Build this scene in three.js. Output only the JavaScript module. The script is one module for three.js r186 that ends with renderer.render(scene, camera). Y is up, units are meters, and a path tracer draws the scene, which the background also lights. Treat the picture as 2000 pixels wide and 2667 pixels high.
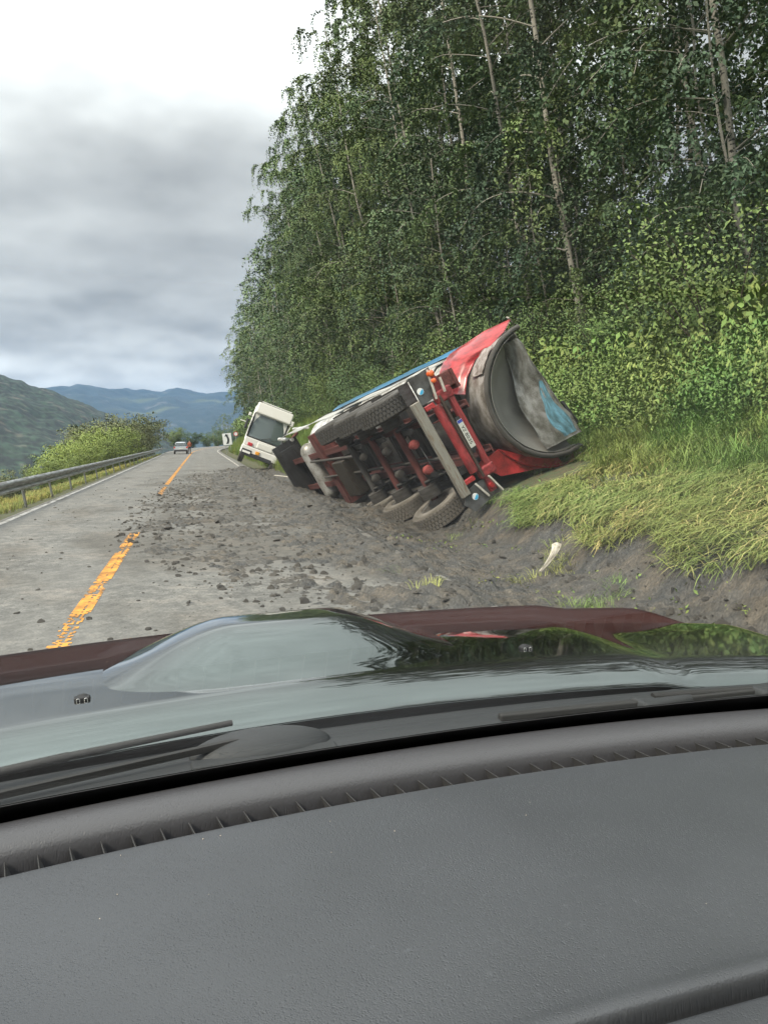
import * as THREE from 'three';
import { ImprovedNoise } from 'three/addons/math/ImprovedNoise.js';
import { RoundedBoxGeometry } from 'three/addons/geometries/RoundedBoxGeometry.js';
import { mergeGeometries, mergeVertices } from 'three/addons/utils/BufferGeometryUtils.js';
import { MarchingCubes } from 'three/addons/objects/MarchingCubes.js';

const scene = new THREE.Scene();
const D = Math.PI / 180;

// ---------- camera: a phone held inside a car standing in the right-hand lane ----------
const camera = new THREE.PerspectiveCamera(67.38, 767 / 1024, 0.05, 30000);
camera.position.set(0, 1.65, 0);
camera.rotation.order = 'YXZ';
camera.rotation.set(-5.5 * D, -13.2 * D, -1.0 * D);

// ---------- noise ----------
const PN = new ImprovedNoise();
const n3 = (x, y, z = 0) => PN.noise(x, y, z);
function fbm(x, y, z, oct = 4, gain = 0.5) {
  let s = 0, a = 1, t = 0;
  for (let i = 0; i < oct; i++) { s += a * PN.noise(x, y, z); t += a; a *= gain; x = x * 2.03 + 11.7; y = y * 2.03 + 5.3; z = z * 2.03 + 3.1; }
  return s / t;
}
const clamp = (v, a = 0, b = 1) => Math.min(b, Math.max(a, v));
const lerp = (a, b, t) => a + (b - a) * t;
const sstep = (a, b, v) => { const t = clamp((v - a) / (b - a)); return t * t * (3 - 2 * t); };
function curve(pts, v) {                                   // piecewise linear
  if (v <= pts[0][0]) return pts[0][1];
  for (let i = 1; i < pts.length; i++) if (v <= pts[i][0]) return lerp(pts[i - 1][1], pts[i][1], (v - pts[i - 1][0]) / (pts[i][0] - pts[i - 1][0]));
  return pts[pts.length - 1][1];
}
function rng(seed) { let a = seed >>> 0; return () => { a |= 0; a = a + 0x6D2B79F5 | 0; let t = Math.imul(a ^ a >>> 15, 1 | a); t = t + Math.imul(t ^ t >>> 7, 61 | t) ^ t; return ((t ^ t >>> 14) >>> 0) / 4294967296; }; }

// ---------- sky: layered overcast, brighter towards the zenith ----------
{
  const W = 1536, Hh = 768, data = new Float32Array(W * Hh * 4);
  const prof = [[0, 0.72], [3, 0.76], [5, 0.72], [7, 0.64], [9, 0.54], [11, 0.47], [14, 0.50], [17, 0.56], [20, 0.62], [23, 0.72], [25.5, 0.95], [28, 1.25], [31, 1.35], [40, 1.75], [60, 2.6], [90, 3.2]];
  for (let j = 0; j < Hh; j++) {
    const el = ((j + 0.5) / Hh - 0.5) * Math.PI, y = Math.sin(el), c = Math.cos(el);
    for (let i = 0; i < W; i++) {
      const k = (j * W + i) * 4;
      let L, b = 0;
      if (y <= 0) { L = 0.1; }
      else {
        const ph = ((i + 0.5) / W - 0.5) * 2 * Math.PI, x = c * Math.cos(ph), z = c * Math.sin(ph);
        const q = 1 / (y + 0.12), u = x * q, v = z * q;
        const warp = fbm(u * 0.5, v * 0.5, 7.3, 3);
        const e = el / D;
        const big = fbm(u * 0.55 + warp, v * 0.55, 1.7, 4), mid = fbm(u * 1.7, v * 1.7 + warp * 1.5, 4.1, 5), puff = fbm(x * 9, y * 26, z * 9, 6, 0.6);
        const e2 = e + big * 10 * sstep(2, 14, e) + mid * 3;
        L = curve(prof, Math.max(0, e2));
        const bil = 0.32 - Math.abs(fbm(u * 1.1 + 3, v * 1.1, 6.4, 5)) * 2.2; L *= 1 + 0.42 * mid + 0.12 * big + 0.26 * bil + 0.75 * puff * (1 - sstep(5, 14, e)) + 0.3 * puff;
        b = clamp((0.75 - L) * 1.6); L *= 0.307;
      }
      data[k] = L * (1 - 0.02 * b); data[k + 1] = L * (1 - 0.006 * b); data[k + 2] = L * (1 + 0.022 * b); data[k + 3] = 1;
    }
  }
  const t = new THREE.DataTexture(data, W, Hh, THREE.RGBAFormat, THREE.FloatType);
  t.mapping = THREE.EquirectangularReflectionMapping; t.magFilter = THREE.LinearFilter; t.wrapS = THREE.RepeatWrapping; t.needsUpdate = true;
  scene.background = t; scene.environment = t;
}

// ---------- sun behind the cloud, wide and weak, from the open valley side ----------
const sun = new THREE.DirectionalLight(0xfff0dc, 1.5);
sun.position.set(-72, 78, 14);
sun.target.position.set(2, 0, -20); scene.add(sun.target);
sun.castShadow = true; sun.shadow.radius = 28; sun.shadow.mapSize.set(2048, 2048);
Object.assign(sun.shadow.camera, { left: -70, right: 70, top: 70, bottom: -70, near: 1, far: 260 });
scene.add(sun);

const renderer = new THREE.WebGLRenderer({ antialias: true });
renderer.toneMapping = THREE.LinearToneMapping;
renderer.toneMappingExposure = 3.7;
renderer.shadowMap.enabled = true;

// ---------- helpers ----------
const used = new Map();
function numbered(n) { const k = used.get(n) || 0; used.set(n, k + 1); return k ? n + '_' + String(k).padStart(3, '0') : n; }
function lin(r, g, b) { return new THREE.Color().setRGB(r, g, b); }
function mat(o) { const m = new THREE.MeshStandardMaterial(); if (o.c) { m.color = lin(...o.c); } m.roughness = o.r ?? 0.8; m.metalness = o.m ?? 0; if (o.map) m.map = o.map; if (o.bump) { m.bumpMap = o.bump; m.bumpScale = o.bs ?? 0.01; } if (o.rm) m.roughnessMap = o.rm; if (o.vc) m.vertexColors = true; m.side = o.side ?? THREE.DoubleSide; return m; }
function phys(o) { const m = new THREE.MeshPhysicalMaterial(); m.color = lin(...o.c); m.roughness = o.r ?? 0.5; m.metalness = o.m ?? 0; for (const k of ['clearcoat', 'clearcoatRoughness', 'transmission', 'thickness', 'ior', 'sheen', 'sheenRoughness', 'specularIntensity']) if (o[k] !== undefined) m[k] = o[k]; if (o.map) m.map = o.map; if (o.bump) { m.bumpMap = o.bump; m.bumpScale = o.bs; } if (o.vc) m.vertexColors = true; m.side = THREE.DoubleSide; return m; }
function merge(gs) {
  if (!Array.isArray(gs)) return gs;
  gs = gs.flat(Infinity).map(g => { g = g.index ? g.toNonIndexed() : g; for (const k of Object.keys(g.attributes)) if (!['position', 'normal', 'uv'].includes(k)) g.deleteAttribute(k); return g; });
  return gs.length === 1 ? gs[0] : mergeGeometries(gs);
}
function part(name, gs, m, parent) { const o = new THREE.Mesh(merge(gs), m); o.name = parent === scene || !parent ? numbered(name) : name; o.castShadow = o.receiveShadow = true; (parent || scene).add(o); return o; }
function thing(name, label, category, p = [0, 0, 0], group) { const o = new THREE.Group(); o.name = numbered(name); o.position.set(...p); o.userData = { label, category }; if (group) o.userData.group = group; scene.add(o); return o; }
function tag(o, label, category, group) { o.userData.label = label; o.userData.category = category; if (group) o.userData.group = group; return o; }
function structure(o, label) { o.userData.kind = 'structure'; if (label) o.userData.label = label; return o; }
const M4 = new THREE.Matrix4(), V = (x, y, z) => new THREE.Vector3(x, y, z);
function at(g, x = 0, y = 0, z = 0, rx = 0, ry = 0, rz = 0) { g.applyMatrix4(M4.makeRotationFromEuler(new THREE.Euler(rx, ry, rz)).setPosition(x, y, z)); return g; }
const bx = (w, h, d, x, y, z, rx, ry, rz) => at(new THREE.BoxGeometry(w, h, d), x, y, z, rx, ry, rz);
const rb = (w, h, d, r, x, y, z, rx, ry, rz) => at(new RoundedBoxGeometry(w, h, d, 2, r), x, y, z, rx, ry, rz);
function bar(a, b, r0, r1 = r0, seg = 10) {                // tapered rod from a to b
  const A = V(...a), B = V(...b), d = B.clone().sub(A), L = d.length();
  const g = new THREE.CylinderGeometry(r1, r0, L, seg); g.translate(0, L / 2, 0);
  g.applyQuaternion(new THREE.Quaternion().setFromUnitVectors(V(0, 1, 0), d.normalize())); g.translate(...a); return g;
}
function beam(a, b, w, h, up = [0, 1, 0], rr = 0) {        // rectangular beam from a to b
  const A = V(...a), B = V(...b), z = B.clone().sub(A), L = z.length(); z.normalize();
  const x = V(...up).cross(z).normalize(), y = z.clone().cross(x);
  const g = rr ? new RoundedBoxGeometry(w, h, L, 2, rr) : new THREE.BoxGeometry(w, h, L);
  g.applyMatrix4(new THREE.Matrix4().makeBasis(x, y, z)); const c = A.add(B).multiplyScalar(0.5); g.translate(c.x, c.y, c.z); return g;
}
function grid(nu, nv, f) {                                  // f(u, v) -> [x, y, z]; uv left as u, v unless f gives two more
  const P = new Float32Array((nu + 1) * (nv + 1) * 3), U = new Float32Array((nu + 1) * (nv + 1) * 2), I = new Uint32Array(nu * nv * 6); let p = 0, q = 0, k = 0;
  for (let j = 0; j <= nv; j++) for (let i = 0; i <= nu; i++) { const r = f(i / nu, j / nv, i, j); P[p++] = r[0]; P[p++] = r[1]; P[p++] = r[2]; U[q++] = r[3] ?? i / nu; U[q++] = r[4] ?? j / nv; }
  for (let j = 0; j < nv; j++) for (let i = 0; i < nu; i++) { const a = j * (nu + 1) + i, b = a + 1, c = a + nu + 1, d = c + 1; I[k++] = a; I[k++] = b; I[k++] = c; I[k++] = b; I[k++] = d; I[k++] = c; }
  const g = new THREE.BufferGeometry(); g.setAttribute('position', new THREE.BufferAttribute(P, 3)); g.setAttribute('uv', new THREE.BufferAttribute(U, 2)); g.setIndex(new THREE.BufferAttribute(I, 1)); g.computeVertexNormals(); return g;
}
function sheet(nu, nv, f, th) {                             // the same with a second face th behind and closed edges
  const g = grid(nu, nv, f), N = g.attributes.normal, P = g.attributes.position, n = P.count;
  const P2 = new Float32Array(n * 6), U2 = new Float32Array(n * 4), I = [];
  for (let i = 0; i < n; i++) for (let k = 0; k < 3; k++) { P2[i * 3 + k] = P.array[i * 3 + k]; P2[(n + i) * 3 + k] = P.array[i * 3 + k] - th * N.array[i * 3 + k]; }
  U2.set(g.attributes.uv.array); U2.set(g.attributes.uv.array, n * 2);
  const J = g.index.array; for (let i = 0; i < J.length; i += 3) { I.push(J[i], J[i + 1], J[i + 2], n + J[i], n + J[i + 2], n + J[i + 1]); }
  const w = nu + 1, edge = (a, b) => I.push(a, b, n + a, b, n + b, n + a);
  for (let i = 0; i < nu; i++) { edge(i, i + 1); edge(nv * w + i + 1, nv * w + i); }
  for (let j = 0; j < nv; j++) { edge((j + 1) * w, j * w); edge(j * w + nu, (j + 1) * w + nu); }
  const o = new THREE.BufferGeometry(); o.setAttribute('position', new THREE.BufferAttribute(P2, 3)); o.setAttribute('uv', new THREE.BufferAttribute(U2, 2)); o.setIndex(I); o.computeVertexNormals(); return o;
}
function plate(pts, th, ax = 'z') {                          // polygon in x, y extruded by th in z
  const s = new THREE.Shape(pts.map(p => new THREE.Vector2(p[0], p[1]))); const g = new THREE.ExtrudeGeometry(s, { depth: th, bevelEnabled: false }); return g;
}
// ---------- textures of matter (grain, stains, print) ----------
function tex(size, f, srgb = true, rep = 1) {
  const d = new Uint8Array(size * size * 4);
  for (let j = 0; j < size; j++) for (let i = 0; i < size; i++) { const c = f(i / size, j / size), k = (j * size + i) * 4; d[k] = clamp(c[0]) * 255; d[k + 1] = clamp(c[1]) * 255; d[k + 2] = clamp(c[2]) * 255; d[k + 3] = 255; }
  const t = new THREE.DataTexture(d, size, size); t.wrapS = t.wrapT = THREE.RepeatWrapping; t.magFilter = THREE.LinearFilter; if (srgb) t.colorSpace = THREE.SRGBColorSpace; t.repeat.set(rep, rep); t.needsUpdate = true; return t;
}
function tile(u, v, k, s, oct = 4) {                          // tiling fbm, by folding the plane onto a torus in two noise slices
  const a = u * k, b = v * k, w = (x) => x * x * (3 - 2 * x), fu = w(u), fv = w(v);
  const n = (x, y) => fbm(x, y, s, oct);
  return lerp(lerp(n(a, b), n(a - k, b), fu), lerp(n(a, b - k), n(a - k, b - k), fu), fv) * 1.3;
}
const g1 = (v, t = 1) => [v * t, v, v];
const T = {};
T.asphalt = tex(512, (u, v) => { const f = tile(u, v, 150, 2.2, 2), m = tile(u, v, 14, 5.5, 4), p = tile(u, v, 3, 9.1, 4); const b = 0.46 + 0.18 * f + 0.12 * m + 0.13 * tile(u, v, 38, 6.6, 3) + 0.07 * p, w = clamp(p * 2 + m); return [b * (1 + 0.03 * w), b, b * (0.98 - 0.02 * w)]; });
T.soil = tex(512, (u, v) => { const f = tile(u, v, 90, 1.2, 3), m = tile(u, v, 16, 3.5, 4), p = tile(u, v, 4, 8.1, 3); const b = 0.42 + 0.24 * f + 0.18 * m + 0.10 * p; const w = clamp(0.5 + 1.5 * p + 0.6 * m); return [b * lerp(0.98, 1.06, w), b, b * lerp(1.0, 0.9, w)]; });
T.soilBump = tex(512, (u, v) => g1(0.5 + 0.4 * tile(u, v, 60, 6.2, 4)), false);
T.litter = tex(256, (u, v) => { const f = tile(u, v, 60, 1.9, 3), m = tile(u, v, 8, 3.1, 4), w = clamp(0.5 + 1.4 * m); const b = 0.28 + 0.12 * f; return [b * lerp(0.9, 1.15, w), b * lerp(1.1, 1.0, w), b * 0.72]; });
T.grime = tex(256, (u, v) => { const m = tile(u, v, 6, 3.3, 5), f = tile(u, v, 40, 9.9, 3), w = clamp(0.35 + 1.5 * m + 0.5 * f); const b = lerp(1, 0.62, w); return [b, b * lerp(1, 0.97, w), b * lerp(1, 0.92, w)]; });
T.rust = tex(256, (u, v) => { const m = tile(u, v, 7, 2.3, 5), f = tile(u, v, 40, 4.9, 3), w = sstep(0.02, 0.35, m + 0.4 * f); return [lerp(0.52, 0.42, w) + 0.08 * f, lerp(0.51, 0.35, w) + 0.08 * f, lerp(0.48, 0.28, w) + 0.06 * f]; });
T.bark = tex(256, (u, v) => { const l = tile(u, v, 5, 1.3, 4) + 0.8 * n3(u * 3, v * 46, 2.2) * 0.9, w = sstep(0.22, 0.5, l), f = tile(u, v, 30, 7.7, 2); const b = lerp(0.58, 0.18, w) + 0.1 * f; return [b, b * 0.97, b * 0.91]; });
T.leather = tex(512, (u, v) => { const a = tile(u, v, 46, 3.7, 2), b = tile(u + 0.37, v, 46, 8.1, 2); return g1(0.5 + 0.5 * Math.min(Math.abs(a), Math.abs(b)) * 4 - 0.3); }, false);
T.dust = tex(512, (u, v) => { const m = tile(u, v, 5, 4.4, 4), s = tile(u, v, 120, 9.2, 2), d = sstep(0.5, 0.7, s + 0.25 * m); const b = 0.9 + 0.1 * m + 0.25 * d; return [b, b, b]; });
function uvxz(g, s = 1) { const p = g.attributes.position, u = new Float32Array(p.count * 2); for (let i = 0; i < p.count; i++) { u[2 * i] = p.getX(i) * s; u[2 * i + 1] = p.getZ(i) * s; } g.setAttribute('uv', new THREE.BufferAttribute(u, 2)); return g; }

// ---------- shape of the land: straight road, valley to the left, bank and wooded slope to the right ----------
const roadX = z => z < -110 ? 0.0006 * (z + 110) * (z + 110) : 0;
const nearBank = [[2.6, -0.06], [3.2, -0.2], [4.0, -0.28], [4.55, -0.08], [4.95, 0.3], [5.2, 0.58], [6, 0.92], [7, 1.22], [8, 1.75], [9, 2.45], [11, 3.5], [14, 5.4], [20, 9], [40, 19], [90, 34]];
const farBank = [[2.6, -0.1], [3.5, -0.32], [4.3, -0.2], [5, 0.5], [5.6, 1.1], [6.5, 1.8], [7.5, 2.3], [9, 3.2], [11, 4.5], [14, 6.5], [20, 10.5], [40, 20], [90, 36]];
function land(x, z) {
  const r = x - roadX(z);
  if (r < -4.6) { const d = -4.6 - r; return Math.max(-46, d < 1.2 ? -0.06 - 0.08 * d : -0.16 - (d - 1.2) * 0.42) + (d > 1.5 ? 0.5 * fbm(x * 0.1, z * 0.1, 3, 2) : 0); }
  if (r < 2.6) return -0.06;
  const t = sstep(-13, -32, z), y = lerp(curve(nearBank, r), curve(farBank, r), t);
  const edge = sstep(5, 8, r);
  return y + edge * (0.18 * fbm(x * 0.35, z * 0.35, 5, 3) + 0.05 * fbm(x * 1.6, z * 1.6, 2, 2)) + (r > 2.6 && r < 5.4 ? 0.02 * sstep(-9, -13, z) : 0);
}
// ---------- ground ----------
function axis(...runs) { const a = [runs[0][0]]; for (const [s, e, d] of runs) { const n = Math.max(1, Math.round(Math.abs(e - s) / d)); for (let i = 1; i <= n; i++) a.push(s + (e - s) * i / n); } return a; }
function field(xs, zs, f, uvs) { return grid(xs.length - 1, zs.length - 1, (u, v, i, j) => { const x = xs[i], z = zs[j]; return [x, f(x, z), z, x * uvs, z * uvs]; }); }
const LM = mat({ map: T.litter, r: 0.95, bump: T.soilBump, bs: 0.02 });
structure(part('ground', field(axis([-120, -20, 5], [-20, -4, 0.8], [-4, 2.4, 1.6], [2.4, 12, 0.3], [12, 30, 1.2], [30, 90, 5]), axis([40, 5, 2.5], [5, -40, 0.5], [-40, -120, 1.6], [-120, -330, 6]), land, 0.5), LM), 'brown and green earth of the roadside and wooded bank');
const valleyM = mat({ c: [0.035, 0.06, 0.03], r: 1 });
structure(part('valley_floor', field(axis([-14000, -2000, 1500], [-2000, -90, 300], [-90, 60, 50], [60, 9000, 1500]), axis([600, -330, 60], [-330, -2000, 240], [-2000, -16000, 1500]), (x, z) => -47 - (x > -90 && z > -330 ? 6 : 0) - clamp(-z / 2000) * 20, 0.02), valleyM), 'dark green valley floor far below the road');

// road slab, a thin crowned sheet
const RM = mat({ map: T.asphalt, r: 0.78, bump: T.soilBump, bs: 0.006, c: [0.72, 0.71, 0.69] });
const roadL = z => curve([[-240, -7.2], [-80, -4.95], [-37, -4.5], [-17, -4.35], [20, -4.35]], z);
const zsRoad = axis([30, -40, 1], [-40, -120, 2], [-120, -330, 4]);
const crown = x => 0.012 - 0.004 * Math.abs(x + 1.3);
{
  const C = [], zr2 = axis([30, -50, 0.25], [-50, -120, 1], [-120, -330, 4]);
  const g = grid(40, zr2.length - 1, (u, v, i, j) => {
    const z = zr2[j], q = lerp(roadL(z), 2.75, u), x = roadX(z) + q;
    const dirt = sstep(0.0, 0.45, fbm(q * 0.9, z * 0.28, 21, 4) + 0.25 * fbm(q * 5, z * 3, 8, 3) + 0.35 * sstep(-3.6, 0.5, q) * sstep(-6, -11, z) * (1 - sstep(-36, -48, z))), pale = sstep(0.05, 0.4, fbm(q * 2.2, z * 0.12, 14, 3));
    const k = 1 + 0.16 * fbm(q * 7, z * 6, 2, 2); C.push(k * lerp(1 + 0.16 * pale, 0.66, dirt), k * lerp(1 + 0.16 * pale, 0.625, dirt), k * lerp(1 + 0.16 * pale, 0.58, dirt));
    return [x, crown(q), z, x * 0.35, z * 0.35];
  });
  g.setAttribute('color', new THREE.Float32BufferAttribute(C, 3)); RM.vertexColors = true;
  structure(part('road', g, RM), 'grey dusty asphalt road with mud over its right lane');
}

// painted lines: worn paint, cells dropped where the paint is gone
function paint(name, x0, w, z0, z1, keep, cell, m, label, seed, double) {
  const P = [], I = [], r = rng(seed); let k = 0;
  const nz = Math.round((z0 - z1) / (cell * 1.6)), nx = Math.max(2, Math.round(w / cell));
  for (let j = 0; j < nz; j++) for (let i = 0; i < nx; i++) {
    const za = z0 - (z0 - z1) * j / nz, zb = z0 - (z0 - z1) * (j + 1) / nz;
    const c = roadX(za) + x0(za), xa = c + w * (i / nx - 0.5), xb = c + w * ((i + 1) / nx - 0.5);
    const worn = 0.5 + 0.7 * fbm(xa * 3, za * 1.1, seed, 3) + 0.5 * fbm(xa * 22, za * 14, seed, 2) - (double && Math.abs((i + 0.5) / nx - 0.56) < 0.07 ? 0.28 * (0.6 + fbm(1, za * 0.5, 3, 2)) : 0) - ((i === 0 || i === nx - 1) ? 0.12 : 0);
    if (worn < 1 - keep + 0.12 * (r() - 0.5)) continue;
    const y = crown(xa - roadX(za)) + 0.004;
    P.push(xa, y, za, xb, y, za, xa, y, zb, xb, y, zb); I.push(k, k + 1, k + 2, k + 1, k + 3, k + 2); k += 4;
  }
  const g = new THREE.BufferGeometry(); g.setAttribute('position', new THREE.Float32BufferAttribute(P, 3)); g.setIndex(I); g.computeVertexNormals(); uvxz(g, 0.8);
  return structure(part(name, g, m), label);
}
const yellow = mat({ c: [0.66, 0.30, 0.035], r: 0.7, map: T.grime }), white = mat({ c: [0.62, 0.60, 0.57], r: 0.7, map: T.grime });
const cl = z => curve([[-220, -1.5], [-60, -1.4], [-28, -1.36], [-14, -1.24], [-6, -1.19], [5, -1.15]], z);
paint('yellow_centre_line', cl, 0.18, 2, -14.6, 0.64, 0.022, yellow, 'worn double yellow centre line on near asphalt', 5, true);
paint('yellow_centre_line', cl, 0.16, -24.5, -29.2, 0.72, 0.04, yellow, 'short yellow line beside the mud clods', 6);
paint('yellow_centre_line', cl, 0.16, -30.6, -52, 0.86, 0.05, yellow, 'yellow centre line beyond the mud', 7);
paint('yellow_centre_line', cl, 0.16, -53, -220, 0.9, 0.08, yellow, 'yellow centre line running away to the parked car', 8);
paint('white_edge_line', z => roadL(z) + 0.2, 0.12, 20, -220, 0.9, 0.06, white, 'white edge line along the guardrail side', 9);
paint('white_edge_line', () => 2.3, 0.12, -40, -220, 0.78, 0.06, white, 'white edge line on the truck side of the road', 10);

// ---------- mud: heaped, crumbly soil dragged over the right lane and the torn foot of the bank ----------
const mudEdge = z => curve([[-52, 3.4], [-46, 1.6], [-40, 0.1], [-33, -1.0], [-22, -1.35], [-15, -1.15], [-12, -0.7], [-9.5, 0.2], [-8, 0.75], [-6, 1.4], [-3, 2.0], [4, 2.6]], z);
function lumps(x, z, f, s) { return Math.abs(fbm(x * f, z * f, s, 2)) * 2.4; }
function mudTop(x, z) {
  const base = x < 2.6 ? 0.01 : land(x, z) + 0.035;
  const s = x - mudEdge(z) + 1.5 * fbm(x * 0.8, z * 0.5, 2.2, 3), cover = sstep(-0.7, 0.45, s);
  const bank = sstep(2.8, 4.4, x);
  const thick = 0.035 + 0.05 * sstep(1, 3, x) + 0.20 * Math.exp(-((x - 3.1 - 0.03 * (z + 20)) ** 2) / 0.5) * sstep(-15, -18, z) * (1 - sstep(-27, -31, z));
  const bury = 0.34 * Math.exp(-((x - 4.1) ** 2) / 0.5 - ((z + 16.6) ** 2) / 2.2);
  const n = bury + 0.10 * fbm(x * 0.9, z * 0.9, 1.1, 3) + 0.06 * lumps(x, z, 1.9, 4.2) * (0.6 + 1.2 * fbm(x * 0.6, z * 0.6, 9, 2)) + 0.055 * lumps(x + 9, z, 5.2, 1.4) + 0.042 * lumps(x, z + 3, 11, 7.7) - 0.062;
  const film = 0.02 * fbm(x * 1.3, z * 0.7, 6.1, 3) + 0.012 * fbm(x * 7, z * 7, 3.3, 2) - 0.018;
  return base - 0.03 * (1 - cover) + cover * (thick - 0.03) + n * lerp(0.15, 1, cover) * lerp(1, 0.8, bank) + film;
}
const MudM = mat({ map: T.soil, r: 0.7, bump: T.soilBump, bs: 0.03, c: [0.36, 0.345, 0.33] });
structure(part('mud', field(axis([-2.9, -1.2, 0.07], [-1.2, 5.35, 0.05]), axis([-3, -20, 0.05], [-20, -32, 0.08], [-32, -50, 0.13]), mudTop, 0.6), MudM), 'dark churned mud spread over the right lane up to the torn bank');
// clods and pebbles scattered over asphalt and mud
{
  const r = rng(77), N = 7000, base = new THREE.IcosahedronGeometry(1, 1), p = base.attributes.position;
  for (let i = 0; i < p.count; i++) { const v = V(p.getX(i), p.getY(i), p.getZ(i)), k = 0.8 + 0.55 * n3(v.x * 1.7 + 3, v.y * 1.7, v.z * 1.7); p.setXYZ(i, v.x * k, v.y * k * 0.36, v.z * k); }
  base.computeVertexNormals();
  const im = new THREE.InstancedMesh(base, mat({ c: [0.088, 0.082, 0.075], r: 0.9, bump: T.soilBump, bs: 0.03 }), N), q = new THREE.Quaternion(), e = new THREE.Euler(), col = new THREE.Color();
  for (let i = 0; i < N; i++) {
    let x, z, s;
    const k = r();
    if (k < 0.82) { z = -4 - Math.pow(r(), 1.5) * 44; x = lerp(mudEdge(z) - 0.5, 5.2, r()); s = 0.010 + 0.05 * Math.pow(r(), 5); }
    else if (k < 0.97) { z = -4 - Math.pow(r(), 1.3) * 40; x = mudEdge(z) - 3.2 + 3.6 * Math.pow(r(), 0.6); s = 0.005 + 0.03 * Math.pow(r(), 8); if (x < -4.1) x = -4.1 + r() * 2; }
    else { z = -13 - r() * 16; x = mudEdge(z) - 0.3 + r() * 1.8; s = 0.03 + 0.09 * r() * r() * r(); }
    const y = Math.max(x < 2.7 ? crown(x) : -9, mudTop(x, z));
    im.setMatrixAt(i, M4.compose(V(x, y + s * 0.25, z), q.setFromEuler(e.set(r() * 0.8, r() * 6.3, r() * 0.8)), V(s * (0.8 + r() * 0.8), s, s * (0.8 + 0.6 * r()))).clone());
    const b = 0.75 + 0.6 * r(); im.setColorAt(i, col.setRGB(b * 1.02, b, b * 0.95));
  }
  im.name = 'mud_clods'; im.userData = { kind: 'stuff', label: 'loose dark mud clods and pebbles lying on road and mud', category: 'clods' }; im.castShadow = im.receiveShadow = true; scene.add(im);
}

// ---------- mountains across the valley ----------
function mountain(name, az0, az1, n, r0, r1, nr, ridge, foot, bump, colour, label) {
  const C = [];
  const g = grid(n, nr, (u, v) => {
    const az = lerp(az0, az1, u), a = az * D, t = v, r = lerp(r0, r1, t) * (1 + 0.04 * fbm(az * 0.12, t * 3, 2, 3));
    const top = Math.tan(ridge(az) * D) * r1, rise = Math.pow(sstep(0, 1, t) * 0.45 + t * 0.55, 0.9);
    const x = Math.sin(a) * r, z = -Math.cos(a) * r;
    const y = lerp(foot, top, rise) + bump * rise * (fbm(az * 0.35, t * 4, 8, 4) * 1.4 * (1 - t * 0.6)) + bump * 0.16 * fbm(x * 60 / r1, z * 60 / r1, 3, 3);
    C.push(...colour(x / r1, z / r1, t, az)); return [x, y, z];
  });
  g.setAttribute('color', new THREE.Float32BufferAttribute(C, 3));
  const o = part(name, g, mat({ r: 1, vc: true, c: [1, 1, 1] })); return structure(o, label);
}
mountain('wooded_hill', -60, 0, 620, 700, 2200, 130, az => curve([[-75, 10.5], [-40, 8.6], [-25, 6.6], [-17, 5.35], [-13, 4.62], [-11.5, 4.1], [-10, 3.6], [-8, 2.8], [-5.5, 1.75], [-3, 0.8], [0, -0.6]], az) + 0.10 * fbm(az * 1.4, 2, 3, 4), -60, 34,
  (x, z, t, az) => { const a = fbm(x * 26, z * 26, 4, 4), b = fbm(x * 210, z * 210, 1, 3), rock = sstep(0.2, 0.36, fbm(x * 62, z * 70, 9, 4) + 0.15 * b); const k = Math.max(0.15, 0.9 + 3.4 * b + 1.2 * a); return [lerp(0.013 * k, 0.11, rock * 0.6), lerp(0.026 * k, 0.1, rock * 0.6), lerp(0.016 * k, 0.08, rock * 0.6)]; }, 'dark green wooded hill with pale rock patches across valley');
mountain('far_mountain', -60, 40, 460, 4200, 9000, 70, az => curve([[-60, 3.2], [-30, 3.0], [-16, 2.9], [-12.5, 3.35], [-10, 3.65], [-8, 3.95], [-6.5, 3.85], [-5, 3.62], [-3, 3.5], [-1.5, 3.62], [0.5, 3.45], [4, 3.4], [20, 3.6], [40, 3.2]], az) + 0.05 * fbm(az * 1.1, 7, 3, 4), -70, 190,
  (x, z, t, az) => { const a = fbm(x * 22, z * 22, 4, 4), b = fbm(x * 120, z * 120, 1, 2), heath = sstep(0.1, 0.3, fbm(x * 9, z * 14, 6, 4)), rock = sstep(0.25, 0.4, fbm(x * 40, z * 40, 5, 4)) * 0.5; const k = 1 + 0.4 * b + 0.3 * a; return [lerp(lerp(0.012, 0.06, heath) * k, 0.15, rock), lerp(lerp(0.026, 0.075, heath) * k, 0.15, rock), lerp(lerp(0.026, 0.038, heath) * k, 0.15, rock)]; }, 'blue hazy bare-topped mountain range far behind');
scene.fog = new THREE.FogExp2(lin(0.30, 0.56, 1.0), 0.00005);

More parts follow.
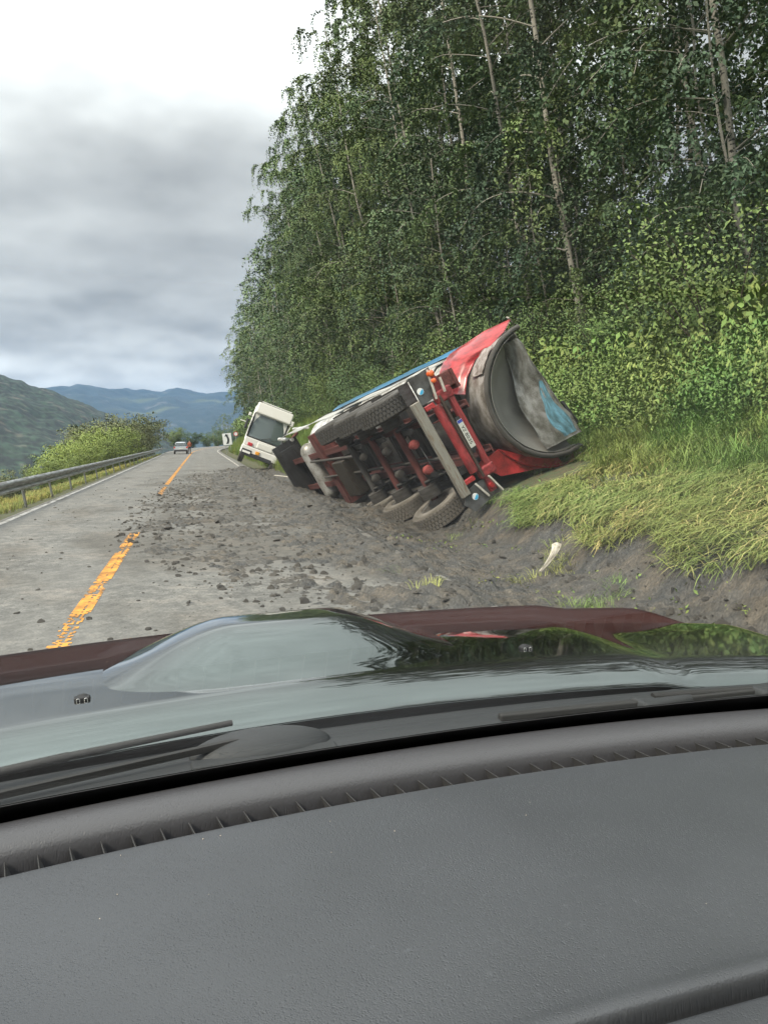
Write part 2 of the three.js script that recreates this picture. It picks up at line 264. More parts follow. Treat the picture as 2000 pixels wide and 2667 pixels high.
// ---------- guardrail on the valley side ----------
{
  const zinc = mat({ c: [0.42, 0.43, 0.43], r: 0.42, m: 0.85, map: T.grime });
  const g = thing('guardrail', 'long galvanised steel guardrail on posts along the valley side', 'guardrail', [-4.6, 0, 0]);
  const rx = z => roadL(z) - 0.28 + roadX(z) + 4.6, zs = axis([6, -120, 2]);
  const prof = [[-0.02, 0.44], [0.03, 0.455], [0.085, 0.49], [0.085, 0.525], [0.01, 0.565], [0.005, 0.6], [0.01, 0.635], [0.085, 0.675], [0.085, 0.71], [0.03, 0.745], [-0.02, 0.76]];
  part('rail_beam', sheet(zs.length - 1, prof.length - 1, (u, v, i, j) => [rx(zs[i]) + prof[j][0], prof[j][1], zs[i], zs[i] * 0.4, v], 0.004), zinc, g);
  for (let k = 0; k < 27; k++) { const z = 5.3 - 4 * k; const x = rx(z) - 0.09;
    part('post', [bx(0.012, 0.95, 0.10, x, 0.22, z, 0, 0, 0.13), bx(0.05, 0.95, 0.01, x - 0.025, 0.22, z - 0.045, 0, 0, 0.13), bx(0.05, 0.95, 0.01, x - 0.025, 0.22, z + 0.045, 0, 0, 0.13), bx(0.07, 0.16, 0.08, x + 0.03, 0.6, z)], zinc, g); }
}
// ---------- the car we look out of: bonnet, scoop, windscreen, dashboard, cabin ----------
{
  const car = thing('car', 'dark green car seen from its own cabin, grey dashboard behind windscreen', 'car', [0.22, 0, -1.4]);
  car.rotation.y = 0.09;
  const green = phys({ c: [0.08, 0.10, 0.096], r: 0.05, m: 1, clearcoat: 1, clearcoatRoughness: 0.03 });
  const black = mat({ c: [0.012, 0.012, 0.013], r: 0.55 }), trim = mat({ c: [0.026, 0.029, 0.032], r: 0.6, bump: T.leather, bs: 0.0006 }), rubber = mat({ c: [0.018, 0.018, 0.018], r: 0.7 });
  const hoodY = (x, z) => { const e = Math.abs(x); return 1.199 - 0.022 * x * x - 0.012 * sstep(0.62, 0.72, e) - 0.16 * Math.pow(clamp((e - 1.08) / 0.12), 2) - 0.05 * Math.pow(clamp((-z - 0.1) / 0.45), 2); };
  const zf = x => -0.42 + 0.22 * x * x, zr = x => 0.10 + 0.12 * x * x;
  const hood = part('hood', sheet(96, 60, (u, v) => { const x = lerp(-1.2, 1.2, u), z = lerp(zr(x), zf(x) - 0.12, v), over = clamp((zf(x) - z) / 0.12); let y = hoodY(x, z) - 0.2 * over * over; y -= 0.036 * Math.pow(clamp((z - zr(x) + 0.10) / 0.10), 2); return [x, y, z]; }, -0.004), green, car);
  const bump = (x, z) => { const dx = Math.abs(x + 0.05), w = 0.40 - 0.06 * sstep(-0.1, 0.02, z), side = sstep(0, 0.30, w - dx); return 0.078 * side * sstep(0.02, -0.20, z) * (1 - 0.5 * Math.pow(clamp((-z - 0.30) / 0.1), 2)); };
  part('hood_scoop', sheet(70, 40, (u, v) => { const x = lerp(-0.49, 0.39, u), z = lerp(0.04, -0.40, v); return [x, hoodY(x, z) + bump(x, z) - 0.003 + 0.004 * clamp(bump(x, z) / 0.004), z]; }, 0.002), green, hood);
  part('scoop_mouth', [rb(0.5, 0.04, 0.03, 0.01, -0.05, 1.15, -0.43)], black, hood);
  for (const s of [-1, 1]) {
    const x = 0.44 * s, z = -0.055, n = part('washer_nozzle', [at(new THREE.SphereGeometry(0.0145, 14, 8, 0, 6.3, 0, 1.6).scale(1, 0.8, 0.9), x, hoodY(x, z) + 0.001, z), rb(0.027, 0.010, 0.016, 0.003, x, hoodY(x, z) + 0.005, z + 0.005)], black, hood);
    part('jet', [-1, 1].map(k => at(new THREE.TorusGeometry(0.0028, 0.0008, 6, 12), x + k * 0.0065, hoodY(x, z) + 0.0055, z + 0.0135)), mat({ c: [0.5, 0.5, 0.5], r: 0.3, m: 0.8 }), n);
  }
  // maroon tinted deflector standing along the front edge
  part('bug_deflector', sheet(90, 8, (u, v) => { const x = lerp(-1.06, 1.06, u), z = zf(x) - 0.01 - 0.02 * v, h = 0.052 * sstep(0, 0.2, 1 - Math.abs(x) / 1.06); return [x, hoodY(x, z) - 0.022 + (h + 0.012) * v, z + 0.012 * v]; }, 0.003), phys({ c: [0.05, 0.014, 0.011], r: 0.22, clearcoat: 1, clearcoatRoughness: 0.06 }), car);
  part('front_body', [rb(2.2, 0.62, 0.4, 0.06, 0, 0.70, -0.02), rb(2.1, 0.34, 0.14, 0.05, 0, 0.55, -0.34)], green, car);
  for (const s of [-1, 1]) part('fender', [rb(0.14, 0.5, 1.3, 0.05, 1.08 * s, 0.80, 0.42)], green, car);
  for (const s of [-1, 1]) part('wheel', [at(new THREE.TorusGeometry(0.28, 0.1, 10, 26), 0.94 * s, 0.38, 0.1, 0, Math.PI / 2, 0)], rubber, car);

  // cowl and wipers
  const zg = x => 0.275 + 0.12 * x * x;
  part('cowl', sheet(60, 14, (u, v) => { const x = lerp(-0.94, 0.94, u), z = lerp(zr(x) - 0.03, zg(x) + 0.01, v); return [x, 1.150 - 0.004 * v + 0.005 * Math.sin(v * 14) * (v > 0.3 ? 1 : 0) - 0.02 * Math.exp(-((v - 0.12) ** 2) / 0.004), z]; }, 0.004), trim, car);
  part('glass_seal', sheet(60, 3, (u, v) => { const x = lerp(-0.93, 0.93, u); return [x, 1.156 + 0.013 * Math.sin(v * 3.14), zg(x) + lerp(-0.012, 0.012, v)]; }, 0.003), black, car);
  const wa = part('wiper', [bar([-0.86, 1.168, 0.24], [-0.45, 1.178, 0.155], 0.007), bar([-0.45, 1.178, 0.155], [-0.2, 1.182, 0.115], 0.006, 0.005), beam([-0.8, 1.162, 0.28], [-0.18, 1.174, 0.175], 0.009, 0.010)], rubber, car);
  part('reflection_dome_and_cover', [at(new THREE.SphereGeometry(0.115, 24, 10, 0, 6.3, 0, 1.57).scale(1, 0.26, 0.45), -0.16, 1.152, 0.165), rb(0.23, 0.014, 0.03, 0.005, -0.16, 1.153, 0.208)], trim, wa);  // added dark dome: a windscreen reflection modelled as a solid shape on the cowl
  const wb = part('wiper', [beam([0.25, 1.160, 0.20], [0.78, 1.158, 0.25], 0.016, 0.014, [0, 1, 0], 0.004), bar([0.55, 1.168, 0.225], [0.95, 1.155, 0.26], 0.007)], rubber, car);
  part('reflection_dome_and_cover', [rb(0.12, 0.026, 0.05, 0.01, 0.57, 1.155, 0.225, 0, 0.1, 0)], trim, wb);
  part('pivot_cap', [rb(0.09, 0.03, 0.05, 0.012, 0.80, 1.154, 0.255)], trim, wb);

  // windscreen
  part('windscreen', grid(40, 24, (u, v) => { const x = lerp(-0.90, 0.90, u) * lerp(1, 0.88, v), z = lerp(zg(x), 1.27 + 0.04 * x * x, v), y = lerp(1.166, 1.80, v) + 0.03 * Math.sin(Math.PI * v); return [x, y, z]; }), phys({ c: [0.93, 0.97, 0.95], r: 0.0, transmission: 0.982, thickness: 0, ior: 1.5, specularIntensity: 0.7 }), car);

  part('frit_band', sheet(60, 4, (u, v0) => { const v = -0.01 + 0.088 * v0, x = lerp(-0.90, 0.90, u) * lerp(1, 0.88, v), z = lerp(zg(x), 1.27 + 0.04 * x * x, v) + 0.006, y = lerp(1.166, 1.80, v) + 0.03 * Math.sin(Math.PI * v) - 0.006; return [x, y, z]; }, 0.002), black, car);
  // dashboard: padded ridge under the glass, defroster slot with slats, broad grained top, lower panel behind a seam
  const dm = phys({ c: [0.062, 0.067, 0.076], r: 0.4, bump: T.leather.clone(), bs: 0.00045, map: T.dust });
  dm.bumpMap.repeat.set(7, 7); dm.bumpMap.needsUpdate = true;
  const ridgeM = phys({ c: [0.05, 0.05, 0.055], r: 0.38, bump: dm.bumpMap, bs: 0.0004 });
  const zc = x => 0.12 * x * x - 0.048;
  const strip = (pts, n, m, name, th = 0.004, x0 = -0.86, x1 = 0.86) => part(name, sheet(n, pts.length - 1, (u, v, i, j) => { const x = lerp(x0, x1, u); return [x, pts[j][1] - 0.01 * x * x, pts[j][0] + zc(x), x * 1.0, pts[j][0]]; }, -th), m, car);
  const smooth = (pts, n) => { const c = new THREE.CatmullRomCurve3(pts.map(p => V(p[0], p[1], 0)), false, 'centripetal'); return c.getPoints(n).map(p => [p.x, p.y]); };
  strip(smooth([[0.318, 1.15], [0.345, 1.14], [0.375, 1.142]], 6), 40, black, 'dash_gap');
  strip(smooth([[0.375, 1.14], [0.376, 1.165], [0.385, 1.187], [0.405, 1.199], [0.43, 1.203], [0.452, 1.199], [0.466, 1.188], [0.472, 1.165], [0.472, 1.14]], 26), 70, ridgeM, 'dash_ridge');
  strip([[0.465, 1.150], [0.52, 1.150]], 40, black, 'defroster_slot');
  const slatM = mat({ c: [0.05, 0.05, 0.052], r: 0.6 });
  const slat = sheet(3, 3, (u, v) => [lerp(0.003, -0.009, v) * (1 - 0.6 * u), lerp(1.15, 1.182, v), lerp(0.472, 0.506, u)], 0.0016);
  for (let k = 0; k < 50; k++) { const x = -0.83 + k * 0.034; const o = part('vent_slat', slat, slatM, car); o.position.set(x, -0.01 * x * x, zc(x)); }
  strip([[0.505, 1.145], ...smooth([[0.505, 1.179], [0.509, 1.185], [0.52, 1.188], [0.6, 1.192], [0.7, 1.195], [0.8, 1.195], [0.912, 1.192], [0.928, 1.1935], [0.937, 1.190], [0.940, 1.175]], 40), [0.940, 1.165]], 80, dm, 'dash_top');
  strip(smooth([[0.944, 1.165], [0.945, 1.176], [0.952, 1.181], [1.04, 1.172], [1.10, 1.14], [1.14, 1.06], [1.14, 0.8]], 24), 60, dm, 'dash_lower_panel');
  // crumbs lying on the dashboard
  { const r = rng(12), gs = []; for (let i = 0; i < 40; i++) { const x = -0.45 + r() * 1.1, z = 0.53 + r() * 0.33, s = 0.0004 + 0.0008 * r() * r(); gs.push(at(new THREE.IcosahedronGeometry(s, 0), x, 1.1935 - 0.01 * x * x - 0.0025 * (z < 0.6 ? 1.4 : 0), z + zc(x))); }
    const o = part('dust_crumbs', gs, mat({ c: [0.5, 0.42, 0.34], r: 0.9 }), car); o.userData.kind = 'stuff'; }
  // cabin shell
  const lining = mat({ c: [0.16, 0.155, 0.15], r: 0.95 });
  part('roof', [rb(1.62, 0.05, 2.0, 0.02, 0, 1.855, 2.26)], lining, car);
  for (const s of [-1, 1]) {
    part('pillar', [beam([0.92 * s, 1.16, 0.42], [0.80 * s, 1.84, 1.30], 0.07, 0.06, [0, 1, 0], 0.02)], lining, car);
    part('pillar', [beam([0.88 * s, 1.1, 2.0], [0.80 * s, 1.84, 2.0], 0.12, 0.05, [0, 0, 1])], lining, car);
    part('pillar', [beam([0.88 * s, 1.1, 3.2], [0.80 * s, 1.84, 3.1], 0.2, 0.05, [0, 0, 1])], lining, car);
    part('door', [rb(0.08, 0.72, 1.55, 0.03, 0.92 * s, 0.80, 1.2), rb(0.08, 0.72, 1.2, 0.03, 0.92 * s, 0.80, 2.6)], lining, car);
  }
  part('rear_panel', [rb(1.8, 0.74, 0.08, 0.03, 0, 0.81, 3.24)], lining, car);
  part('floor', [bx(1.8, 0.06, 2.9, 0, 0.42, 1.8)], lining, car);
}
// ---------- overturned tank trailer, lying on its right side against the bank ----------
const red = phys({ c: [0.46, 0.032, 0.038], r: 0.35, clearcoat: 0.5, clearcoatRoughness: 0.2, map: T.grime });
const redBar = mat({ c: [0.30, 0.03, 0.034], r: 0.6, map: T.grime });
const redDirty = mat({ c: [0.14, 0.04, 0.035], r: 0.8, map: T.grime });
const steel = mat({ c: [0.5, 0.5, 0.49], r: 0.4, m: 0.4, map: T.grime });
const whitePaint = phys({ c: [0.72, 0.73, 0.73], r: 0.35, clearcoat: 0.4, clearcoatRoughness: 0.2, map: T.grime });
const darkMetal = mat({ c: [0.035, 0.036, 0.038], r: 0.55, m: 0.3, map: T.grime });
const dirtyDark = mat({ c: [0.07, 0.066, 0.062], r: 0.8, map: T.grime });
const rubberM = mat({ c: [0.085, 0.083, 0.08], r: 0.85, map: T.grime });
const muddyRubber = mat({ c: [0.19, 0.175, 0.155], r: 0.9, map: T.grime });
const rustBeam = mat({ map: T.rust, r: 0.7, m: 0.2 });
const bluePaint = phys({ c: [0.035, 0.23, 0.46], r: 0.35, clearcoat: 0.4, map: T.grime });
const greyPaint = mat({ c: [0.20, 0.195, 0.18], r: 0.5, m: 0.0, map: T.dust });
const orangeLamp = phys({ c: [0.75, 0.12, 0.02], r: 0.25, clearcoat: 1 });
function wheelAt(parent, x, y, z, R, w, side, m, tilt = 0) {        // axis along x; side -1 left, 1 right
  const wgrp = new THREE.Group(); wgrp.name = 'wheel'; wgrp.position.set(x, y, z); wgrp.rotation.z = tilt; parent.add(wgrp);
  const h = w / 2, pr = [[R * 0.56, -h * 0.86], [R * 0.66, -h], [R * 0.86, -h * 1.02], [R * 0.96, -h * 0.93], [R, -h * 0.74], [R, h * 0.74], [R * 0.96, h * 0.93], [R * 0.86, h * 1.02], [R * 0.66, h], [R * 0.56, h * 0.86], [R * 0.56, -h * 0.86]];
  const gs = [at(new THREE.LatheGeometry(pr.map(p => new THREE.Vector2(p[0], p[1])), 48), 0, 0, 0, 0, 0, Math.PI / 2)];
  for (let k = 0; k < 44; k++) for (let j = 0; j < 4; j++) { const a = (k + 0.5 * (j & 1)) / 44 * Math.PI * 2; gs.push(at(new THREE.BoxGeometry(w * 0.17, 0.022, R * 0.105), 0, 0, 0).applyMatrix4(new THREE.Matrix4().makeRotationX(a).multiply(new THREE.Matrix4().makeTranslation((j - 1.5) * w * 0.205, R + 0.006, 0)))); }
  part('tyre', gs, m, wgrp);
  const rim = [[R * 0.12, h * 0.2], [R * 0.3, h * 0.25], [R * 0.38, h * 0.55], [R * 0.5, h * 0.7], [R * 0.57, h * 0.9], [R * 0.57, -h * 0.9], [R * 0.5, -h * 0.8], [R * 0.45, -h * 0.1], [R * 0.3, h * 0.05], [R * 0.12, h * 0.05]];
  part('rim', [at(new THREE.LatheGeometry(rim.map(p => new THREE.Vector2(p[0], p[1] * side)), 32), 0, 0, 0, 0, 0, -Math.PI / 2), ...Array.from({ length: 10 }, (_, i) => at(new THREE.CylinderGeometry(0.014, 0.014, 0.05, 6), side * h * 0.3, Math.cos(i * 0.628) * R * 0.24, Math.sin(i * 0.628) * R * 0.24, 0, 0, Math.PI / 2))], mat({ c: [0.3, 0.29, 0.28], r: 0.6, m: 0.5, map: T.grime }), wgrp);
  return wgrp;
}
{
  const t = thing('tank_trailer', 'overturned red and silver tank trailer with crushed rear lying against the bank', 'trailer', [3.6, 1.16, -12.69]);
  t.rotation.order = 'YXZ'; t.rotation.set(-5.6 * D, 7.4 * D, -61.1 * D);
  const CX = 0.08, CY = 2.93, Rt = 1.24;
  const arc = (a, r = Rt) => [CX - r * Math.cos(a), CY - r * Math.sin(a)];       // a: 0 at left, pi/2 at the bottom, pi at right
  const topSag = (x, z) => -0.05 + 0.18 * (1 - (x / Rt) ** 2) * sstep(-2, -8, z) + 0.16 * fbm(x * 1.2, z * 0.55, 3, 3) + 0.3 * sstep(-3, -12, z) * (1 - (x / Rt) ** 2);
  // belly and flanks of the tank, dull silver
  const shell = part('tank_shell', sheet(56, 40, (u, v) => { const z = lerp(-0.75, -12.0, v), a = lerp(-0.12, Math.PI + 0.12, u), dent = 0.035 * fbm(u * 5, z * 0.7, 4, 3), e = z < -11.3 ? Math.sqrt(Math.max(0, 1 - ((-11.3 - z) / 0.72) ** 2)) * 0.25 + 0.75 : 1, p = arc(a, (Rt + dent) * e); return [p[0], p[1], z, u * 3, z * 0.4]; }, 0.01), steel, t);
  part('tank_top', sheet(24, 40, (u, v) => { const z = lerp(-0.75, -12.0, v), x = lerp(-Rt, Rt, u) * 0.99, y = CY + 0.15 + topSag(x, z) * (1 - 0.6 * Math.pow(Math.abs(u - 0.5) * 2, 3)); return [CX + x, y, z, u * 3, z * 0.4]; }, 0.008), steel, t);
  part('tank_front', [at(new THREE.SphereGeometry(1.1, 30, 14, 0, 6.3, 0, 1.4).scale(1, 0.35, 1), CX, CY, -11.9, -Math.PI / 2)], steel, t);
  // ring seams along the tank
  for (const z of [-2.9, -4.6, -6.3, -8.0, -9.7]) part('seam_ring', [sheet(44, 2, (u, v) => { const p = arc(lerp(0, Math.PI, u), Rt + 0.045); return [p[0], p[1], z + (v - 0.5) * 0.05]; }, 0.01)], steel, t);
  // white side skirts and fenders above the wheels
  for (let k = 0; k < 7; k++) { const za = -0.9 - k * 1.6, zb = za - 1.56; part('side_panel', sheet(10, 8, (u, v) => { const z = lerp(za, zb, u), a = lerp(0.36, 1.0, v) + 0.02 * Math.sin(k * 3), o = 0.06 + 0.03 * Math.sin(k * 7.1) + 0.02 * Math.sin(u * 3.1 + k), p = arc(a, Rt + o); return [p[0], p[1], z]; }, 0.012), whitePaint, t); }
  part('lower_skirt', sheet(30, 6, (u, v) => { const z = lerp(-0.35, -12.2, u); return [-1.285 - 0.02 * Math.sin(u * 22), lerp(1.18, 1.62, v) + 0.03 * Math.sin(u * 9), z]; }, 0.012), whitePaint, t);
  part('blue_stripe', sheet(40, 5, (u, v) => { const z = lerp(-1.0, -10.2, u), a = lerp(0.34, 0.04, v), p = arc(a, Rt + 0.13 + 0.02 * fbm(z, 2, 2, 2)); return [p[0], p[1], z]; }, 0.008), bluePaint, t);
  part('top_rail', [beam([-1.18, 3.16, -0.9], [-1.2, 3.16, -11.2], 0.05, 0.05), beam([-1.24, 2.45, -1.9], [-1.24, 2.45, -11.4], 0.03, 0.03)], darkMetal, t);
  // red rear cladding, flared to a torn tip
  const redRows = [
    [[-1.34, 2.96, -0.02], [-1.37, 2.70, -0.55], [-1.33, 2.62, -1.1], [-1.30, 2.75, -1.75]],
    [[-1.20, 2.74, -0.06], [-1.26, 2.45, -0.55], [-1.30, 2.32, -1.0], [-1.28, 2.45, -1.7]],
    [[-1.10, 2.50, -0.25], [-1.14, 2.22, -0.6], [-1.21, 2.05, -0.95], [-1.22, 2.16, -1.55]],
    [[-1.00, 2.24, -0.55], [-1.02, 2.05, -0.68], [-1.06, 1.88, -0.92], [-1.10, 1.94, -1.45]],
    [[-0.80, 1.96, -0.62], [-0.86, 1.84, -0.72], [-0.90, 1.74, -0.92], [-0.95, 1.78, -1.35]],
    [[-0.56, 1.72, -0.55], [-0.64, 1.62, -0.66], [-0.72, 1.58, -0.90], [-0.78, 1.62, -1.25]]];
  const rowAt = (u, v) => { const a = u * 3, i = Math.min(2, a | 0), b = v * 5, j = Math.min(4, b | 0), fu = a - i, fv = b - j; return [0, 1, 2].map(k => lerp(lerp(redRows[j][i][k], redRows[j][i + 1][k], fu), lerp(redRows[j + 1][i][k], redRows[j + 1][i + 1][k], fu), fv)); };
  part('red_cladding', sheet(12, 20, (u, v) => [...rowAt(u, v), u, v * 2], 0.02), red, t);
  part('torn_tip', [bx(0.12, 0.03, 0.10, -1.33, 2.98, -0.08, 0.2, 0.4, 0.3), bx(0.03, 0.03, 0.5, -1.31, 2.93, -0.3)], rustBeam, t);
  part('red_flank', sheet(14, 8, (u, v) => { const a = lerp(1.9, 3.25, u), p = arc(a, Rt + 0.12 + 0.05 * v); return [p[0] + 0.04 * v, p[1], lerp(-1.6, -0.05 - 0.15 * (1 - u), v)]; }, 0.015), red, t);
  part('red_skirt', [at(plate([[0.58, 1.08], [1.02, 1.40], [1.5, 2.66], [1.28, 2.6], [1.1, 2.2], [0.58, 1.62]], 0.03), 0, 0, -0.25)], red, t);
  // scraped silver ring at the rear, with a ragged lower part
  part('rear_ring', sheet(60, 10, (u, v) => { const a = lerp(-0.02, Math.PI + 0.06, u), p = arc(a, Rt + 0.015 + 0.018 * fbm(u * 9, v * 2, 4, 3)); return [p[0], p[1], lerp(-0.8, -0.02 - 0.03 * fbm(u * 12, 1, 1, 2), v), u * 3, v]; }, 0.01), mat({ c: [0.40, 0.385, 0.37], r: 0.42, m: 0.3, map: T.grime }), t);
  part('torn_lining', sheet(14, 8, (u, v) => { const a = lerp(0.42, 0.86, u), p = arc(a, Rt + 0.05 + 0.03 * fbm(u * 6, v * 3, 2, 3)); return [p[0], p[1], lerp(-0.03, -0.38 - 0.16 * Math.abs(fbm(u * 4, 2, 2, 2)) * 3, v)]; }, 0.006), mat({ c: [0.42, 0.38, 0.36], r: 0.5, m: 0.4, map: T.grime }), t);
  // dark rim
  part('rear_rim', [sheet(80, 10, (u, v) => { const a = lerp(-0.06, Math.PI + 0.2, u), k = v * Math.PI * 2, r = Rt - 0.01 + 0.05 * Math.cos(k) + 0.012 * fbm(u * 22, 1, 1, 2), p = arc(a, r); return [p[0] + (u > 0.97 ? (u - 0.97) * 2 : 0), p[1] + (u > 0.94 ? (u - 0.94) * -2.4 : 0), 0.03 + 0.05 * Math.sin(k)]; }, 0.004)], dirtyDark, t);
  part('rim_band', [sheet(70, 3, (u, v) => { const p = arc(lerp(0.02, Math.PI - 0.02, u), Rt - 0.08); return [p[0], p[1], lerp(0.06, -0.2, v)]; }, 0.008)], steel, t);
  // pushed-in dished end
  part('dished_end', sheet(44, 26, (u, v) => { const a = lerp(0.0, Math.PI, u), r = (Rt - 0.07) * (1 - v), p = arc(a, r); const d = -0.16 - 0.24 * (1 - (1 - v) ** 2) - 0.03 * sstep(0.2, 0.25, v) + 0.02 * fbm(u * 4, v * 3, 6, 2); return [p[0], Math.min(p[1], 2.96), d, u * 2, v * 2]; }, 0.006), greyPaint, t);
  // crushed roof sheet folded over the end
  const foldY = [[-0.02, 2.86], [0.2, 2.88], [0.45, 2.9], [0.75, 2.97], [1, 3.05]];
  const sheetXY = (u, v) => { const x = lerp(-1.0, 1.06, u), top = curve(foldY, u) + 0.03 * Math.sin(u * 17), low = lerp(2.66, 2.30, u) + 0.07 * Math.sin(u * 9) + (u > 0.9 ? 0.25 * (u - 0.9) * 4 : 0); const y = lerp(top, low, v); const z = lerp(0.06, -0.30 + 0.18 * u, v) + 0.09 * Math.sin(v * 3.1) * Math.sin(u * 8 + 1) * (1 - 0.4 * u) + 0.04 * fbm(u * 5, v * 3, 2, 3) + 0.16 * u * (1 - v); return [x, y, z, u * 2, v]; };
  part('roof_sheet', sheet(50, 20, sheetXY, 0.012), mat({ c: [0.21, 0.215, 0.215], r: 0.45, m: 0.15, map: T.grime }), t);
  part('blue_paint_patch', sheet(20, 10, (u, v) => { const p = sheetXY(lerp(0.4, 0.97, u), lerp(0.1, 0.12 + 0.42 * sstep(0, 0.6, u) + 0.08 * Math.sin(u * 11), v)); return [p[0], p[1], p[2] + 0.012]; }, 0.004), mat({ c: [0.11, 0.26, 0.36], r: 0.5, map: T.grime }), t);
  part('roof_skin', sheet(30, 8, (u, v) => { const x = lerp(-1.1, 1.08, u); return [x, curve(foldY, u) + 0.05 * v + 0.05 * fbm(u * 6, v * 2, 5, 3), lerp(0.06, -0.85, v) + 0.16 * u * (1 - v)]; }, 0.01), steel, t);
  part('rear_bracket', [beam([0.62, 3.12, -0.1], [0.98, 3.36, -0.25], 0.05, 0.05), beam([0.98, 3.36, -0.25], [1.02, 3.1, -0.2], 0.05, 0.05), beam([0.62, 3.12, -0.1], [1.02, 3.1, -0.2], 0.04, 0.04), bx(0.16, 0.1, 0.03, 0.72, 3.16, -0.12), beam([0.5, 3.3, -0.3], [0.98, 3.36, -0.25], 0.05, 0.05)], darkMetal, t);

  // chassis
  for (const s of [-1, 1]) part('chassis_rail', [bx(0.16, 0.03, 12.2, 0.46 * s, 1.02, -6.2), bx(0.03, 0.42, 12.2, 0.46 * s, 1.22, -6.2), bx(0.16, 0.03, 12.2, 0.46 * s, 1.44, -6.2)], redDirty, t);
  for (const z of [-0.6, -2.2, -3.8, -5.4, -9.2, -11.4]) part('cross_member', [bx(2.0, 0.16, 0.12, 0, 1.35, z)], dirtyDark, t);
  for (const z of [-0.9, -3.2, -6.6, -10.4]) part('tank_saddle', [bx(1.5, 0.32, 0.14, 0, 1.6, z)], dirtyDark, t);
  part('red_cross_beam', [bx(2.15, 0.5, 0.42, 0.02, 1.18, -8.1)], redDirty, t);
  part('tool_box', [rb(1.0, 0.55, 0.9, 0.04, 0.3, 1.0, -6.55)], mat({ c: [0.17, 0.15, 0.13], r: 0.6, m: 0.3, map: T.rust }), t);
  part('air_tank', [at(new THREE.CapsuleGeometry(0.26, 1.3, 6, 20), 0.05, 1.15, -9.7, 0, 0, Math.PI / 2)], steel, t);
  part('front_plate', [bx(2.3, 0.85, 0.1, 0, 1.05, -11.4), bx(2.2, 0.12, 1.2, 0, 1.3, -11.9)], darkMetal, t);
  for (const s of [-1, 1]) part('landing_leg', [bx(0.14, 0.62, 0.14, 0.9 * s, 0.92, -10.7)], darkMetal, t);
  part('pipes', [bar([-0.8, 0.95, -5.6], [0.8, 0.95, -5.6], 0.05), bar([-0.2, 0.82, -4.9], [-0.35, 0.9, -9.2], 0.035), bar([0.25, 0.85, -1.0], [0.2, 0.92, -8.8], 0.03)], dirtyDark, t);
  part('drawbar', [bar([-1.1, 1.3, -11.2], [-1.25, 1.55, -13.6], 0.06), bar([-1.2, 1.75, -10.6], [-1.32, 2.0, -13.0], 0.045)], whitePaint, t);
  part('red_post', [bar([-1.18, 1.9, -12.4], [-0.9, 1.15, -12.6], 0.055)], redDirty, t);
  const axZ = [-1.5, -2.95, -4.4];
  axZ.forEach((z, k) => {
    part('axle', [bar([-0.95, 0.56, z], [0.95, 0.56, z], 0.072, 0.072, 16)], k === 2 ? dirtyDark : redDirty, t);
    for (const s of [-1, 1]) {
      wheelAt(t, s > 0 && !k ? 1.17 : 1.04 * s, s > 0 && !k ? 0.5 : 0.56, s > 0 && !k ? z + 0.1 : z, 0.53, 0.38, s, s > 0 ? muddyRubber : rubberM, s > 0 && !k ? 0.12 : 0);
      part('brake_drum', [at(new THREE.CylinderGeometry(0.21, 0.21, 0.24, 22), 0.76 * s, 0.56, z, 0, 0, Math.PI / 2)], dirtyDark, t);
      part('air_spring', [at(new THREE.CylinderGeometry(0.13, 0.13, 0.2, 18), 0.46 * s, 0.82, z - 0.38), at(new THREE.TorusGeometry(0.13, 0.03, 8, 18), 0.46 * s, 0.8, z - 0.38, Math.PI / 2), beam([0.46 * s, 0.66, z - 0.45], [0.46 * s, 0.62, z + 0.55], 0.09, 0.06), bar([0.56 * s, 0.5, z + 0.1], [0.58 * s, 1.1, z + 0.35], 0.035)], darkMetal, t);
      part('fender', [sheet(16, 3, (u, v) => { const a = lerp(0.3, 2.84, u); return [1.04 * s + (v - 0.5) * 0.44, 0.56 + 0.63 * Math.sin(a), z + 0.63 * Math.cos(a)]; }, 0.01)], k === 0 ? rubberM : dirtyDark, t);
    }
    for (const x of [-0.2, 0.35]) part('brake_chamber', [at(new THREE.CylinderGeometry(0.085, 0.085, 0.16, 18), x, 0.62, z + 0.28, Math.PI / 2), at(new THREE.TorusGeometry(0.086, 0.012, 8, 20), x, 0.62, z + 0.30), at(new THREE.SphereGeometry(0.08, 14, 6, 0, 6.3, 0, 1.5).scale(1, 0.15, 1), x, 0.62, z + 0.36, Math.PI / 2)], k === 0 ? mat({ c: [0.36, 0.075, 0.07], r: 0.7, map: T.grime }) : dirtyDark, t);
  });
  // rear end: rusty underrun beam, red bumper frame, plate, lamps, mud flaps
  part('underrun_beam', [rb(1.86, 0.17, 0.11, 0.015, -0.02, 0.50, 0.0)], rustBeam, t);
  part('beam_bracket', [bx(0.12, 0.6, 0.08, -0.55, 0.76, -0.09), bx(0.12, 0.6, 0.08, 0.5, 0.76, -0.09)], darkMetal, t);
  part('bumper_tube', [bar([-0.72, 0.83, 0.02], [0.62, 0.85, 0.02], 0.085, 0.085, 20)], redBar, t);
  part('bumper_bar', [rb(1.5, 0.11, 0.10, 0.015, -0.02, 1.16, 0.0)], redBar, t);
  part('bumper_rail', [rb(1.62, 0.045, 0.06, 0.01, -0.04, 0.945, 0.07)], mat({ c: [0.2, 0.13, 0.11], r: 0.7, map: T.rust }), t);
  part('bumper_end', [rb(0.22, 0.36, 0.16, 0.04, -0.82, 1.06, -0.01), bx(0.5, 0.12, 0.08, -1.04, 1.02, 0), rb(0.2, 0.34, 0.16, 0.04, 0.72, 1.08, -0.01), bx(0.34, 0.12, 0.1, 0.92, 1.02, 0)], redBar, t);
